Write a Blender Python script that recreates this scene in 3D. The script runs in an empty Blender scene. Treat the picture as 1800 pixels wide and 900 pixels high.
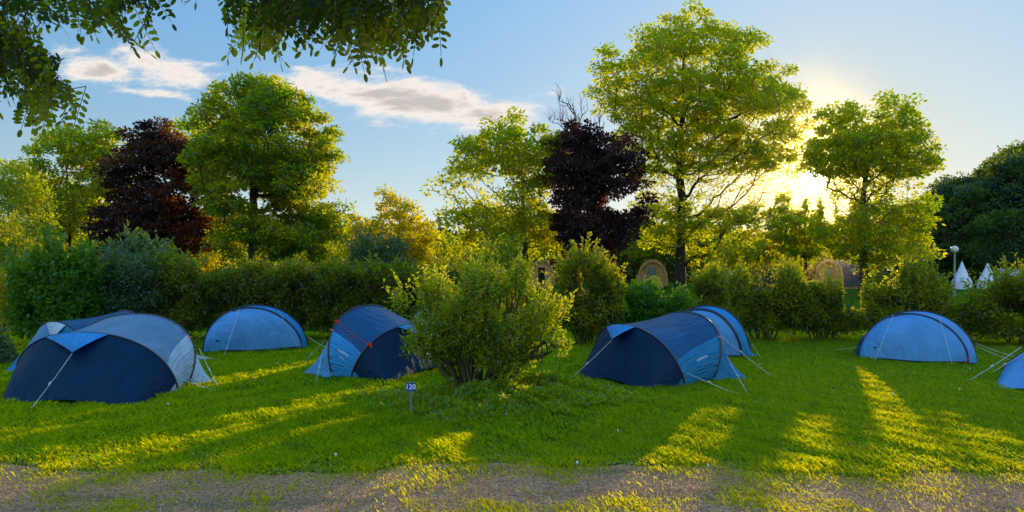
import bpy, math, random
import numpy as np
from mathutils import Vector

F = 1200.0; HY = 475.0; CH = 1.6          # focal length (in photo pixels), horizon row, eye height
S = bpy.context.scene
COL = S.collection
R = math.radians

def G(px, py):
    Y = CH * F / (py - HY)
    return np.array([(px - 900) / F * Y, Y, 0.0])
def P(px, py, Y):
    return np.array([(px - 900) / F * Y, Y, CH - (py - HY) / F * Y])
SUN = np.array([(1430 - 900) / F, 1.0, (HY - 320) / F]); SUN /= np.linalg.norm(SUN)
RISE = .158; SX = (1430 - 900) / F
LAMP = np.array([SX, 1.0, RISE]); LAMP /= np.linalg.norm(LAMP)
# openings in the foliage along which the low sun reaches the lawn: (ground x, ground y, half width, nearest y, farthest y)
def lane(px, py, hw, p0, p1):
    g = G(px, py); return (g[0], g[1], hw, CH * F / (p1 - HY), CH * F / (p0 - HY))
LANES = [lane(1590, 775, .16, 668, 905), lane(1768, 800, .22, 760, 905), lane(1200, 800, .31, 750, 905), lane(1430, 815, .13, 775, 900), 
         lane(830, 762, .15, 700, 910), lane(525, 735, .08, 708, 775), lane(460, 787, .13, 755, 830), lane(480, 655, .32, 640, 672)]
def lit_lane(p):
    bad = np.zeros(len(p), bool)
    for x0, y0, hw, yn, yf in LANES:
        dist = p[:, 1] - y0; lat = np.abs(p[:, 0] - x0 - dist * SX)
        bad |= (lat < hw + .0052 * np.maximum(dist, 0)) & (p[:, 2] < (p[:, 1] - yn) * RISE + .10 + .006 * dist) & (p[:, 2] > (p[:, 1] - yf) * RISE - .10 - .006 * dist) & (p[:, 1] > yn + .3)
    return ~bad

def open_band(p, rng):
    """thin foliage where the last sun comes through the tree row"""
    x = p[:, 0] - (p[:, 1] - 12) * SX; z = p[:, 2] - (p[:, 1] - 12) * RISE
    f = np.maximum(np.clip((x + 24) / 2, 0, 1) * np.clip((-13 - x) / 2, 0, 1), np.clip((x + 8) / 2, 0, 1)) * np.clip((12 - x) / 2, 0, 1) * np.clip((z - np.where(x < 2.5, .3, 1.02)) / .3, 0, 1) * np.clip((3.1 - z) / .6, 0, 1)
    f = f * np.where((x > -1.8) & (x < 3.2), .88, .7)
    return rng.uniform(0, 1, len(p)) > f
# ------------------------------------------------------------------ node helpers
def new_mat(name):
    m = bpy.data.materials.new(name); m.use_nodes = True
    nt = m.node_tree; nt.nodes.clear()
    out = nt.nodes.new('ShaderNodeOutputMaterial')
    return m, nt, out
def N(nt, typ, **kw):
    n = nt.nodes.new(typ)
    for k, v in kw.items():
        if k.startswith('i_'): n.inputs[k[2:].replace('_', ' ')].default_value = v
        else: setattr(n, k, v)
    return n
def L(nt, a, b): nt.links.new(a, b)
def ramp(nt, fac, stops, interp='LINEAR'):
    r = nt.nodes.new('ShaderNodeValToRGB'); r.color_ramp.interpolation = interp
    e = r.color_ramp.elements
    while len(e) < len(stops): e.new(0.5)
    for el, (p, c) in zip(e, stops):
        el.position = p; el.color = (c[0], c[1], c[2], 1)
    L(nt, fac, r.inputs[0]); return r.outputs[0]
def M(nt, op, a, b=None, c=None, clamp=False):
    n = nt.nodes.new('ShaderNodeMath'); n.operation = op; n.use_clamp = clamp
    for i, v in enumerate((a, b, c)):
        if v is None: continue
        if isinstance(v, (int, float)): n.inputs[i].default_value = v
        else: L(nt, v, n.inputs[i])
    return n.outputs[0]

def leaf_mat(name, cols, trans, tfac=0.5, gloss=0.04):
    """cols: three base colours picked by the per-leaf tint; trans: two colours of light passing through"""
    m, nt, out = new_mat(name)
    at = N(nt, 'ShaderNodeAttribute', attribute_name='tint').outputs['Fac']
    c = ramp(nt, at, [(0.0, cols[0]), (0.5, cols[1]), (1.0, cols[2])])
    t = ramp(nt, at, [(0.0, trans[0]), (1.0, trans[1])])
    d = N(nt, 'ShaderNodeBsdfDiffuse'); L(nt, c, d.inputs[0])
    tr = N(nt, 'ShaderNodeBsdfTranslucent'); L(nt, t, tr.inputs[0])
    mx = N(nt, 'ShaderNodeMixShader'); mx.inputs[0].default_value = tfac
    L(nt, d.outputs[0], mx.inputs[1]); L(nt, tr.outputs[0], mx.inputs[2])
    g = N(nt, 'ShaderNodeBsdfGlossy'); g.inputs['Roughness'].default_value = .45; g.inputs[0].default_value = (.8, .9, 1, 1)
    m2 = N(nt, 'ShaderNodeMixShader'); m2.inputs[0].default_value = gloss
    L(nt, mx.outputs[0], m2.inputs[1]); L(nt, g.outputs[0], m2.inputs[2])
    L(nt, m2.outputs[0], out.inputs[0]); return m

def bark_mat(name, a, b, sc=6):
    m, nt, out = new_mat(name)
    tc = N(nt, 'ShaderNodeTexCoord'); mp = N(nt, 'ShaderNodeMapping'); mp.inputs['Scale'].default_value = (sc, sc, sc * .25)
    L(nt, tc.outputs['Object'], mp.inputs[0])
    n = N(nt, 'ShaderNodeTexNoise', i_Scale=2.0, i_Detail=6.0); L(nt, mp.outputs[0], n.inputs[0])
    c = ramp(nt, n.outputs[0], [(.3, a), (.7, b)])
    p = N(nt, 'ShaderNodeBsdfPrincipled', i_Roughness=.9); L(nt, c, p.inputs['Base Color'])
    bp = N(nt, 'ShaderNodeBump', i_Strength=.6, i_Distance=.03); L(nt, n.outputs[0], bp.inputs['Height']); L(nt, bp.outputs[0], p.inputs['Normal'])
    L(nt, p.outputs[0], out.inputs[0]); return m

def plain_mat(name, col, rough=.6, var=.15, scale=8, metallic=0, bump=0):
    m, nt, out = new_mat(name)
    tc = N(nt, 'ShaderNodeTexCoord')
    n = N(nt, 'ShaderNodeTexNoise', i_Scale=float(scale), i_Detail=5.0); L(nt, tc.outputs['Object'], n.inputs[0])
    a = [x * (1 - var) for x in col]; b = [min(1, x * (1 + var)) for x in col]
    c = ramp(nt, n.outputs[0], [(.3, a), (.7, b)])
    p = N(nt, 'ShaderNodeBsdfPrincipled', i_Roughness=rough, i_Metallic=float(metallic)); L(nt, c, p.inputs['Base Color'])
    if bump:
        bp = N(nt, 'ShaderNodeBump', i_Strength=bump, i_Distance=.02); L(nt, n.outputs[0], bp.inputs['Height']); L(nt, bp.outputs[0], p.inputs['Normal'])
    L(nt, p.outputs[0], out.inputs[0]); return m

def fabric_mat(name, col, trans, tf=.25, rough=.5, spec=.5, wr=.85, fade=None):
    m, nt, out = new_mat(name)
    uv = N(nt, 'ShaderNodeUVMap').outputs[0]
    mp = N(nt, 'ShaderNodeMapping'); mp.inputs['Scale'].default_value = (1.1, 6.5, 1); L(nt, uv, mp.inputs[0])
    n1 = N(nt, 'ShaderNodeTexNoise', i_Scale=1.7, i_Detail=3.0, i_Distortion=.9); L(nt, mp.outputs[0], n1.inputs[0])
    tc = N(nt, 'ShaderNodeTexCoord').outputs['Object']
    n2 = N(nt, 'ShaderNodeTexNoise', i_Scale=2.2, i_Detail=4.0, i_Distortion=.4); L(nt, tc, n2.inputs[0])
    h = M(nt, 'ADD', n1.outputs[0], M(nt, 'MULTIPLY', n2.outputs[0], .8))
    bp = N(nt, 'ShaderNodeBump', i_Strength=wr, i_Distance=.06); L(nt, h, bp.inputs['Height'])
    c = ramp(nt, n2.outputs[0], [(.3, [x * .85 for x in col]), (.7, [min(1, x * 1.12) for x in col])])
    p = N(nt, 'ShaderNodeBsdfPrincipled', i_Roughness=rough); p.inputs['Specular IOR Level'].default_value = spec
    L(nt, c, p.inputs['Base Color']); L(nt, bp.outputs[0], p.inputs['Normal'])
    t = N(nt, 'ShaderNodeBsdfTranslucent'); t.inputs[0].default_value = (*trans, 1); L(nt, bp.outputs[0], t.inputs['Normal'])
    mx = N(nt, 'ShaderNodeMixShader'); mx.inputs[0].default_value = tf
    L(nt, p.outputs[0], mx.inputs[1]); L(nt, t.outputs[0], mx.inputs[2]); L(nt, mx.outputs[0], out.inputs[0]); return m

# ------------------------------------------------------------------ object helpers
def mesh_from(name, V, Fs=None, quads=None, tris=None, mat=None, parent=None, tint=None, smooth=False, uv=None):
    me = bpy.data.meshes.new(name)
    V = np.asarray(V, dtype=np.float32).reshape(-1, 3)
    if Fs is not None:
        me.from_pydata([tuple(v) for v in V.tolist()], [], [tuple(f) for f in Fs])
    else:
        idx = quads if quads is not None else tris
        k = 4 if quads is not None else 3
        idx = np.asarray(idx, dtype=np.int32).reshape(-1, k)
        me.vertices.add(len(V)); me.vertices.foreach_set('co', V.ravel())
        me.loops.add(idx.size); me.loops.foreach_set('vertex_index', idx.ravel())
        me.polygons.add(len(idx)); me.polygons.foreach_set('loop_start', np.arange(0, idx.size, k, dtype=np.int32))
        me.update(calc_edges=True)
    if tint is not None:
        a = me.attributes.new('tint', 'FLOAT', 'FACE'); a.data.foreach_set('value', np.asarray(tint, dtype=np.float32))
    if uv is not None:
        ul = me.uv_layers.new(name='UVMap'); li = np.zeros(len(me.loops), dtype=np.int32); me.loops.foreach_get('vertex_index', li)
        ul.data.foreach_set('uv', np.asarray(uv, dtype=np.float32)[li].ravel())
    if smooth:
        me.polygons.foreach_set('use_smooth', np.ones(len(me.polygons), dtype=bool))
    me.validate()
    if mat: me.materials.append(mat)
    o = bpy.data.objects.new(name, me); COL.objects.link(o)
    if parent is not None: o.parent = parent
    return o
def thing(name, loc, label, cat, group=None, kind=None):
    o = bpy.data.objects.new(name, None); COL.objects.link(o); o.location = tuple(float(x) for x in loc)
    o['label'] = label; o['category'] = cat
    if group: o['group'] = group
    if kind: o['kind'] = kind
    o.empty_display_size = .2
    return o
def tag(o, label=None, cat=None, group=None, kind=None):
    if label: o['label'] = label
    if cat: o['category'] = cat
    if group: o['group'] = group
    if kind: o['kind'] = kind
    return o

class MB:
    """collects boxes, tubes and sheets for one mesh"""
    def __init__(s): s.v = []; s.f = []; s.n = 0
    def add(s, V, Fs):
        V = np.asarray(V, float).reshape(-1, 3); s.v.append(V); s.f += [tuple(i + s.n for i in f) for f in Fs]; s.n += len(V); return s
    def box(s, c, d, rz=0):
        c = np.array(c, float); h = np.array(d, float) / 2; b = min(h) * .12
        V = []
        for sx in (-1, 1):
            for sy in (-1, 1):
                for sz in (-1, 1): V.append([sx * h[0], sy * h[1], sz * h[2]])
        V = np.array(V); cr, sr = math.cos(rz), math.sin(rz)
        V = np.stack([V[:, 0] * cr - V[:, 1] * sr, V[:, 0] * sr + V[:, 1] * cr, V[:, 2]], 1) + c
        return s.add(V, [(0, 1, 3, 2), (4, 6, 7, 5), (0, 4, 5, 1), (2, 3, 7, 6), (0, 2, 6, 4), (1, 5, 7, 3)])
    def tube(s, pts, r, k=8, cap=True):
        pts = np.asarray(pts, float); n = len(pts); r = np.broadcast_to(np.asarray(r, float), (n,))
        T = np.gradient(pts, axis=0); T /= np.linalg.norm(T, axis=1, keepdims=True) + 1e-9
        up = np.array([0, 0, 1.0]) if abs(T[:, 2]).max() < .95 else np.array([.3, 1.0, .1])
        A = np.cross(T, up); A /= np.linalg.norm(A, axis=1, keepdims=True) + 1e-9; B = np.cross(A, T)
        th = np.arange(k) * 2 * math.pi / k
        V = (pts[:, None] + r[:, None, None] * (A[:, None] * np.cos(th)[None, :, None] + B[:, None] * np.sin(th)[None, :, None])).reshape(-1, 3)
        Fs = [(i * k + j, i * k + (j + 1) % k, (i + 1) * k + (j + 1) % k, (i + 1) * k + j) for i in range(n - 1) for j in range(k)]
        if cap: Fs += [tuple(range(k - 1, -1, -1)), tuple((n - 1) * k + j for j in range(k))]
        return s.add(V, Fs)
    def lathe(s, c, prof, k=20):
        c = np.array(c, float); V = []
        for (r, z) in prof:
            for j in range(k): V.append([c[0] + r * math.cos(2 * math.pi * j / k), c[1] + r * math.sin(2 * math.pi * j / k), c[2] + z])
        n = len(prof)
        Fs = [(i * k + j, i * k + (j + 1) % k, (i + 1) * k + (j + 1) % k, (i + 1) * k + j) for i in range(n - 1) for j in range(k)]
        Fs += [tuple(range(k - 1, -1, -1)), tuple((n - 1) * k + j for j in range(k))]
        return s.add(V, Fs)
    def build(s, name, mat, parent=None, origin=None, smooth=False):
        V = np.concatenate(s.v)
        if origin is not None: V = V - np.asarray(origin)
        return mesh_from(name, V, Fs=s.f, mat=mat, parent=parent, smooth=smooth)

# ------------------------------------------------------------------ foliage helpers
def rand_dirs(rng, n):
    v = rng.normal(size=(n, 3)); return v / np.linalg.norm(v, axis=1, keepdims=True)
def leaf_quads(rng, pos, length, width, dirs=None, up=.25, droop=0):
    """one diamond leaf per position; returns V, quads"""
    n = len(pos)
    if dirs is None:
        dirs = rand_dirs(rng, n); dirs[:, 2] = dirs[:, 2] * .6 - droop
    dirs = dirs / (np.linalg.norm(dirs, axis=1, keepdims=True) + 1e-9)
    nrm = rand_dirs(rng, n) ; nrm[:, 2] = np.abs(nrm[:, 2]) + up; nrm += LAMP * .75
    side = np.cross(dirs, nrm); side /= np.linalg.norm(side, axis=1, keepdims=True) + 1e-9
    ln = (length * rng.uniform(.6, 1.3, n))[:, None]; w = (width * rng.uniform(.7, 1.2, n))[:, None]
    V = np.stack([pos, pos + dirs * ln * .5 + side * w * .5, pos + dirs * ln, pos + dirs * ln * .45 - side * w * .5], 1)
    return V.reshape(-1, 3), np.arange(n * 4).reshape(-1, 4)
def in_poly(x, y, poly):
    p = np.asarray(poly, float); ins = np.zeros(len(x), bool); j = len(p) - 1
    for i in range(len(p)):
        c = ((p[i, 1] > y) != (p[j, 1] > y)) & (x < (p[j, 0] - p[i, 0]) * (y - p[i, 1]) / (p[j, 1] - p[i, 1] + 1e-12) + p[i, 0])
        ins ^= c; j = i
    return ins
def seg_tubes(A, B, ra, rb, k=5):
    n = len(A); T = B - A; T = T / (np.linalg.norm(T, axis=1, keepdims=True) + 1e-9)
    ref = np.where(np.abs(T[:, 2:3]) > .9, np.array([[1.0, 0, 0]]), np.array([[0, 0, 1.0]]))
    U = np.cross(T, ref); U /= np.linalg.norm(U, axis=1, keepdims=True) + 1e-9; W = np.cross(U, T)
    th = np.arange(k) * 2 * math.pi / k; cs = np.cos(th)[None, :, None]; sn = np.sin(th)[None, :, None]
    ring = U[:, None] * cs + W[:, None] * sn
    V = np.concatenate([A[:, None] + ring * ra[:, None, None], B[:, None] + ring * rb[:, None, None]], 1).reshape(-1, 3)
    j = np.arange(k); q = np.stack([j, (j + 1) % k, (j + 1) % k + k, j + k], 1)
    return V, (q[None] + (np.arange(n) * 2 * k)[:, None, None]).reshape(-1, 4)

def grow(rng, root, trunk_pts, targets, r_tip=.012, r_scale=1.0, bend=.15, hz=.35):
    """skeleton: trunk polyline, then every target joined to the nearest suitable node; pipe-model radii"""
    nodes = [np.array(p) for p in trunk_pts]; par = [-1] + list(range(len(trunk_pts) - 1))
    axis = trunk_pts[:, :2].mean(0)
    d = np.hypot(targets[:, 0] - axis[0], targets[:, 1] - axis[1]) + .35 * np.abs(targets[:, 2] - trunk_pts[len(trunk_pts) // 2, 2])
    X = np.zeros((len(trunk_pts) + 4 * len(targets), 3)); X[:len(nodes)] = np.array(nodes); cnt = len(nodes)
    dep = np.zeros(len(X)); dep[:cnt] = np.arange(cnt) * .0
    tips = []
    for t in targets[np.argsort(d)]:
        Q = X[:cnt]; dv = t - Q; h = np.hypot(dv[:, 0], dv[:, 1]); dist = np.linalg.norm(dv, axis=1)
        cost = dist + 1.2 * np.maximum(0, -dv[:, 2] + hz * h) + .15 * dep[:cnt]
        i = int(np.argmin(cost)); a = X[i]; v = t - a; ln = np.linalg.norm(v)
        k = 2 if ln < 1.5 else 3
        prev = i
        for s in range(1, k + 1):
            f = s / k; p = a + v * f
            p = p + (rng.normal(size=3) * bend * ln * .25 + np.array([0, 0, -.10 * ln])) * math.sin(math.pi * f) * (f < 1)
            X[cnt] = p; dep[cnt] = dep[prev] + ln / k; par.append(prev); prev = cnt; cnt += 1
        tips.append(prev)
    w = np.zeros(cnt); w[tips] = 1
    for i in range(cnt - 1, 0, -1):
        if w[i] == 0: w[i] = .5
        if par[i] >= 0: w[par[i]] += w[i]
    rad = r_tip * r_scale * np.power(np.maximum(w, .5), .5)
    return X[:cnt], np.array(par), rad

def outline_targets(rng, poly, Y, n, mind, depth=.8, mask=None, rough=.055, void=0, vt=-.28):
    """clump centres filling the crown volume whose silhouette is the outline"""
    poly = np.asarray(poly, float); cen = poly.mean(0); nxt = np.roll(poly, -1, 0); dense = []
    for a, b in zip(poly, nxt):
        k = max(1, int(np.linalg.norm(b - a) / 14))
        for i in range(k): dense.append(a + (b - a) * i / k)
    ph = rng.uniform(0, 6, 3)
    dense = np.array(dense); poly = cen + (dense - cen) * (1 + rng.normal(-.03, rough, len(dense)))[:, None]
    x0, y0 = poly.min(0); x1, y1 = poly.max(0)
    C = []; tries = 0
    spans = {}
    while len(C) < n and tries < 60:
        tries += 1
        px = rng.uniform(x0, x1, 400); py = rng.uniform(y0, y1, 400); ok = in_poly(px, py, poly)
        px, py = px[ok], py[ok]
        for a, b in zip(px, py):
            key = int(b // 6)
            if key not in spans:
                xs = np.linspace(x0, x1, 90); ii = in_poly(xs, np.full(90, b), poly)
                spans[key] = (xs[ii].min(), xs[ii].max()) if ii.any() else (a, a)
            l, r = spans[key]; hw = max((r - l) / 2, 3); c = (l + r) / 2
            e = math.sqrt(max(0.05, 1 - ((a - c) / hw) ** 2)) * min(hw, (y1 - y0) * .5) * depth / F * Y
            if mask is not None and rng.random() > mask(a, b): continue
            q = P(a, b, Y); dy = rng.uniform(-1, 1) * e
            s = (Y + dy) / Y
            q = np.array([q[0], Y + dy, q[2]])
            if q[2] < .3: continue
            if void:
                g = q / void + ph
                nz = math.sin(g[0] * 2.1 + math.sin(g[2] * 1.7)) * math.sin(g[1] * 1.9 + g[2]) + math.sin(g[2] * 2.7 + math.sin(g[0] * 1.9 + g[1])) * .9
                if nz < vt: continue
            if C:
                A = np.array(C[-500:]) if len(C) > 500 else np.array(C)
                if (np.sum(((A - q) * [1, 1, 1.3]) ** 2, 1) < mind ** 2).any(): continue
            C.append(q)
            if len(C) >= n: break
    return np.array(C)

def make_tree(name, label, base_px, Y, poly, n, mind, leafmat, bark, clump=.9, per=60, leaf=.28, seed=1, top=None,
              rs=1.0, mask=None, cat='tree', flat=.55, group=None, trunks=1, lw=.6, tint_fn=None, trunk_name='trunk', lean=0, depth=.55, rough=.075, void=1.9, vt=-.28, band=True):
    rng = np.random.default_rng(seed)
    base = np.array([(base_px - 900) / F * Y, Y, 0.0])
    T = outline_targets(rng, poly, Y, n, mind, mask=mask, depth=depth, rough=rough, void=void, vt=vt) - base
    zmax = T[:, 2].max() * (top or .86)
    xt = T[T[:, 2] > T[:, 2].max() * .8][:, 0].mean()
    root = thing(name, base, label, cat, group)
    Vt, Qt, off = [], [], 0
    parts = [T] if trunks == 1 else [T[T[:, 0] < np.median(T[:, 0])], T[T[:, 0] >= np.median(T[:, 0])]]
    for ti, TT in enumerate(parts):
        zs = np.linspace(0, zmax, 12)
        xo = (ti - (trunks - 1) / 2) * .9
        tp = np.stack([xo + (xt - xo) * .5 * (zs / zmax) ** 2 + rng.normal(size=12) * .05 * rs + (ti - (trunks - 1) / 2) * zs * .15, rng.normal(size=12) * .05 * rs, zs], 1); tp[0] = [xo * .5, 0, -.1]
        X, par, rad = grow(rng, base, tp, TT, r_tip=.013, r_scale=rs)
        rad[:2] *= np.array([1.35, 1.1])
        i = np.arange(1, len(X)); rb = rad[i]; ra = np.minimum(rad[par[i]], rb * 1.7); ra[:11] = rad[:11]
        V, Q = seg_tubes(X[par[i]], X[i], ra, rb); Vt.append(V); Qt.append(Q + off); off += len(V)
    mesh_from(trunk_name, np.concatenate(Vt), quads=np.concatenate(Qt), mat=bark, parent=root, smooth=True)
    m = len(T); rad = clump * rng.uniform(.6, 1.25, m)
    k = per
    d = rand_dirs(rng, m * k) * (rng.uniform(0, 1, m * k) ** .5)[:, None]
    d[:, 2] *= flat
    pos = np.repeat(T, k, 0) + d * np.repeat(rad, k)[:, None]
    pos[:, 2] -= .25 * np.hypot(d[:, 0], d[:, 1]) * np.repeat(rad, k) * .6
    dirs = d + rng.normal(size=d.shape) * .35; dirs[:, 2] -= .15
    tint = np.clip(np.repeat(rng.normal(.52, .27, m), k) + rng.normal(0, .16, m * k), 0, 1)
    ok = lit_lane(pos + base) & (open_band(pos + base, rng) if band else True); pos, dirs, tint = pos[ok], dirs[ok], tint[ok]
    V, Q = leaf_quads(rng, pos, leaf, leaf * lw, dirs=dirs)
    if tint_fn: tint = tint_fn(pos + base, tint, rng)
    mesh_from('crown', V, quads=Q, mat=leafmat, parent=root, tint=tint)
    return root

def make_shrub(name, label, poly, Y, n, mind, leafmat, bark, clump=.22, per=70, leaf=.06, seed=1, cat='shrub', group=None,
               flat=.9, depth=.5, base_px=None, stems=7, mask=None, shoots=0, shoot_len=.5, sleaf=None, lw=.55, rs=1.0, rough=.07, void=0, vt=-.5, foot=.35):
    rng = np.random.default_rng(seed)
    pl = np.asarray(poly, float)
    bx = base_px if base_px is not None else (pl[:, 0].min() + pl[:, 0].max()) / 2
    base = np.array([(bx - 900) / F * Y, Y, 0.0])
    T = outline_targets(rng, poly, Y, n, mind, depth=depth, mask=mask, rough=rough, void=void, vt=vt) - base
    root = thing(name, base, label, cat, group)
    Vt, Qt, off = [], [], 0
    who = rng.integers(0, stems, len(T))
    ang = np.argsort(np.argsort(T[:, 0])) * stems // max(1, len(T))
    wmax = np.abs(T[:, 0]).max()
    for s in range(stems):
        TT = T[ang == s]
        if len(TT) < 2: continue
        c = TT.mean(0); h = max(.3, TT[:, 2].max() * .8)
        b = np.array([c[0] * foot, rng.uniform(-.2, .2) * depth, -.05])
        zs = np.linspace(0, 1, 6)[:, None]
        tp = b + (np.array([c[0], c[1] * .5, h]) - b) * zs + rng.normal(size=(6, 3)) * .02 * np.array([1, 1, 0])
        X, par, rad = grow(rng, base, tp, TT, r_tip=.0035, r_scale=rs, hz=.6)
        i = np.arange(1, len(X)); rb = rad[i]; ra = np.minimum(rad[par[i]], rb * 1.6)
        V, Q = seg_tubes(X[par[i]], X[i], ra, rb, 4); Vt.append(V); Qt.append(Q + off); off += len(V)
    m = len(T); k = per; rad = clump * rng.uniform(.6, 1.3, m)
    d = rand_dirs(rng, m * k) * (rng.uniform(0, 1, m * k) ** .5)[:, None]; d[:, 2] *= flat
    pos = np.repeat(T, k, 0) + d * np.repeat(rad, k)[:, None]
    dirs = d + rng.normal(size=d.shape) * .4
    tint = np.clip(np.repeat(rng.normal(.52, .27, m), k) + rng.normal(0, .16, m * k), 0, 1)
    if shoots:
        hi = T[:, 2] > np.quantile(T[:, 2], .45)
        src = T[hi][rng.integers(0, hi.sum(), shoots)]
        sd = rng.normal(size=(shoots, 3)) * .35; sd[:, 2] = 1; sd[:, 0] += src[:, 0] / (wmax + .01) * .35; sd /= np.linalg.norm(sd, axis=1, keepdims=True)
        ln = shoot_len * rng.uniform(.4, 1.2, shoots); end = src + sd * ln[:, None]
        V, Q = seg_tubes(src, end, np.full(shoots, .0032), np.full(shoots, .0012), 3); Vt.append(V); Qt.append(Q + off); off += len(V)
        kk = max(8, int(shoot_len / .028)); t = np.tile(np.linspace(.1, 1, kk), shoots)
        sp = np.repeat(src, kk, 0) + np.repeat(sd * ln[:, None], kk, 0) * t[:, None]
        dd = rand_dirs(rng, len(sp)) * .8 + np.repeat(sd, kk, 0) * .7
        pos = np.concatenate([pos, sp]); dirs = np.concatenate([dirs, dd]); tint = np.concatenate([tint, np.clip(rng.normal(.75, .15, len(sp)), 0, 1)])
    ok = (pos[:, 2] > .02) & lit_lane(pos + base)
    pos, dirs, tint = pos[ok], dirs[ok], tint[ok]
    mesh_from('stem', np.concatenate(Vt), quads=np.concatenate(Qt), mat=bark, parent=root)
    V, Q = leaf_quads(rng, pos, leaf, leaf * lw, dirs=dirs)
    mesh_from('foliage', V, quads=Q, mat=leafmat, parent=root, tint=tint)
    return root

# ------------------------------------------------------------------ materials
MT = {}
MT['green'] = leaf_mat('green_leaves', [(0.0210, 0.0675, 0.0030), (0.0375, 0.1050, 0.0045), (0.0825, 0.1500, 0.0075)], [(.56, .70, .004), (1.0, .88, .006)], .64)
MT['green2'] = leaf_mat('deep_green_leaves', [(0.0105, 0.0562, 0.0030), (0.0225, 0.0975, 0.0045), (0.0525, 0.1350, 0.0075)], [(.34, .54, .004), (1.0, .88, .006)], .58)
MT['yellow'] = leaf_mat('yellow_green_leaves', [(0.0338, 0.0975, 0.0030), (0.0900, 0.1650, 0.0045), (0.2100, 0.2325, 0.0060)], [(.42, .56, .004), (1.0, .88, .006)], .62)
MT['gold'] = leaf_mat('sun_gold_leaves', [(0.1200, 0.1500, 0.0030), (0.2100, 0.2025, 0.0045), (0.3000, 0.2475, 0.0060)], [(.98, .78, .006), (1.0, .82, .008)], .60)  # yellow leaves, base colour raised to stand in for low sunlight
MT['purple'] = leaf_mat('purple_leaves', [(.014, .010, .014), (.028, .016, .022), (.055, .024, .024)], [(.10, .03, .035), (.40, .12, .05)], .38)
MT['copper'] = leaf_mat('copper_leaves', [(.011, .008, .011), (.022, .012, .016), (.09, .034, .012)], [(.05, .018, .018), (.7, .22, .01)], .38)
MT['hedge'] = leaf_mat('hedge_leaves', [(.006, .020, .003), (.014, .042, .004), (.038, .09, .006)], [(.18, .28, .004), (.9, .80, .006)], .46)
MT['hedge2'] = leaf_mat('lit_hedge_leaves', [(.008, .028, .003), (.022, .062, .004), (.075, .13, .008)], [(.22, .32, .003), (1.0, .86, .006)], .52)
MT['blueleaf'] = leaf_mat('bluish_leaves', [(0.0188, 0.0638, 0.0263), (0.0375, 0.0975, 0.0375), (0.0750, 0.1425, 0.0525)], [(.16, .32, .06), (.4, .48, .06)], .4, .06)
MT['fern'] = leaf_mat('bright_green_leaves', [(0.0188, 0.0975, 0.0060), (0.0375, 0.1500, 0.0090), (0.0675, 0.1950, 0.0112)], [(.20, .50, .01), (.45, .60, .01)], .42)
MT['conifer'] = leaf_mat('conifer_needles', [(0.0090, 0.0300, 0.0075), (0.0188, 0.0525, 0.0105), (0.0488, 0.0900, 0.0135)], [(.08, .18, .01), (.35, .42, .01)], .35)
MT['bush'] = leaf_mat('bush_leaves', [(.018, .07, .004), (.05, .13, .005), (.16, .24, .008)], [(.30, .48, .004), (1.0, .88, .006)], .60)
MT['wood'] = leaf_mat('dark_wood_leaves', [(.010, .032, .007), (.022, .058, .010), (.052, .10, .014)], [(.10, .20, .006), (.55, .60, .008)], .42)
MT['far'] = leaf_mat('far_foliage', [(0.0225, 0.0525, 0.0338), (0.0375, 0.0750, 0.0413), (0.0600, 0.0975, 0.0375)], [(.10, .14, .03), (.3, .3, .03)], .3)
MT['robinia'] = leaf_mat('robinia_leaflets', [(.006, .016, .002), (.018, .05, .003), (.07, .13, .006)], [(.16, .24, .004), (1.0, .95, .01)], .55, .01)
MT['bark'] = bark_mat('tree_bark', (.02, .015, .01), (.06, .045, .03))
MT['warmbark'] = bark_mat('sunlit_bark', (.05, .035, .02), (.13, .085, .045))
MT['twig'] = bark_mat('twig_bark', (.045, .045, .015), (.12, .11, .04), 20)
MT['weed'] = leaf_mat('weed_leaves', [(.03, .13, .005), (.06, .20, .007), (.14, .26, .010)], [(.5, .6, .006), (1.0, .86, .008)], .5)
MT['greybark'] = bark_mat('dead_wood', (.08, .065, .06), (.16, .13, .12))

MT['navy'] = fabric_mat('navy_fabric', (.002, .026, .060), (.004, .02, .05), .15, .6, .15)
MT['navyroof'] = fabric_mat('slate_navy_fabric', (.012, .085, .20), (.02, .08, .2), .2, .36, .3, .9)
MT['slate'] = fabric_mat('slate_fabric', (.16, .29, .40), (.08, .14, .2), .2, .36, .3, .9)
MT['blue'] = fabric_mat('bright_blue_fabric', (.05, .37, .76), (.02, .25, .7), .3, .5, .2)
MT['sky'] = fabric_mat('sky_blue_fabric', (.15, .46, .84), (.12, .5, .95), .35, .55, .18)
MT['skygrey'] = fabric_mat('greyish_blue_fabric', (.17, .46, .88), (.1, .3, .6), .3, .55, .18)
MT['pale'] = fabric_mat('pale_blue_fabric', (.68, .82, .90), (.3, .45, .6), .3, .5, .2)
MT['teal'] = fabric_mat('mid_blue_fabric', (.02, .24, .46), (.02, .15, .35), .25, .36, .3)
MT['pole'] = plain_mat('black_pole_sleeve', (.008, .009, .013), .45)
MT['piping'] = plain_mat('tan_piping', (.16, .10, .07), .6)
MT['orange'] = plain_mat('orange_plastic', (.75, .14, .015), .4)
MT['red'] = plain_mat('red_webbing', (.7, .035, .02), .5)
MT['cord'] = plain_mat('pale_cord', (.55, .58, .50), .6)
MT['white'] = plain_mat('white_print', (.75, .82, .88), .5)
MT['shadow'] = plain_mat('groundsheet_and_shade', (.004, .005, .007), .8)  # black groundsheet; also painted in as the shade inside openings

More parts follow.
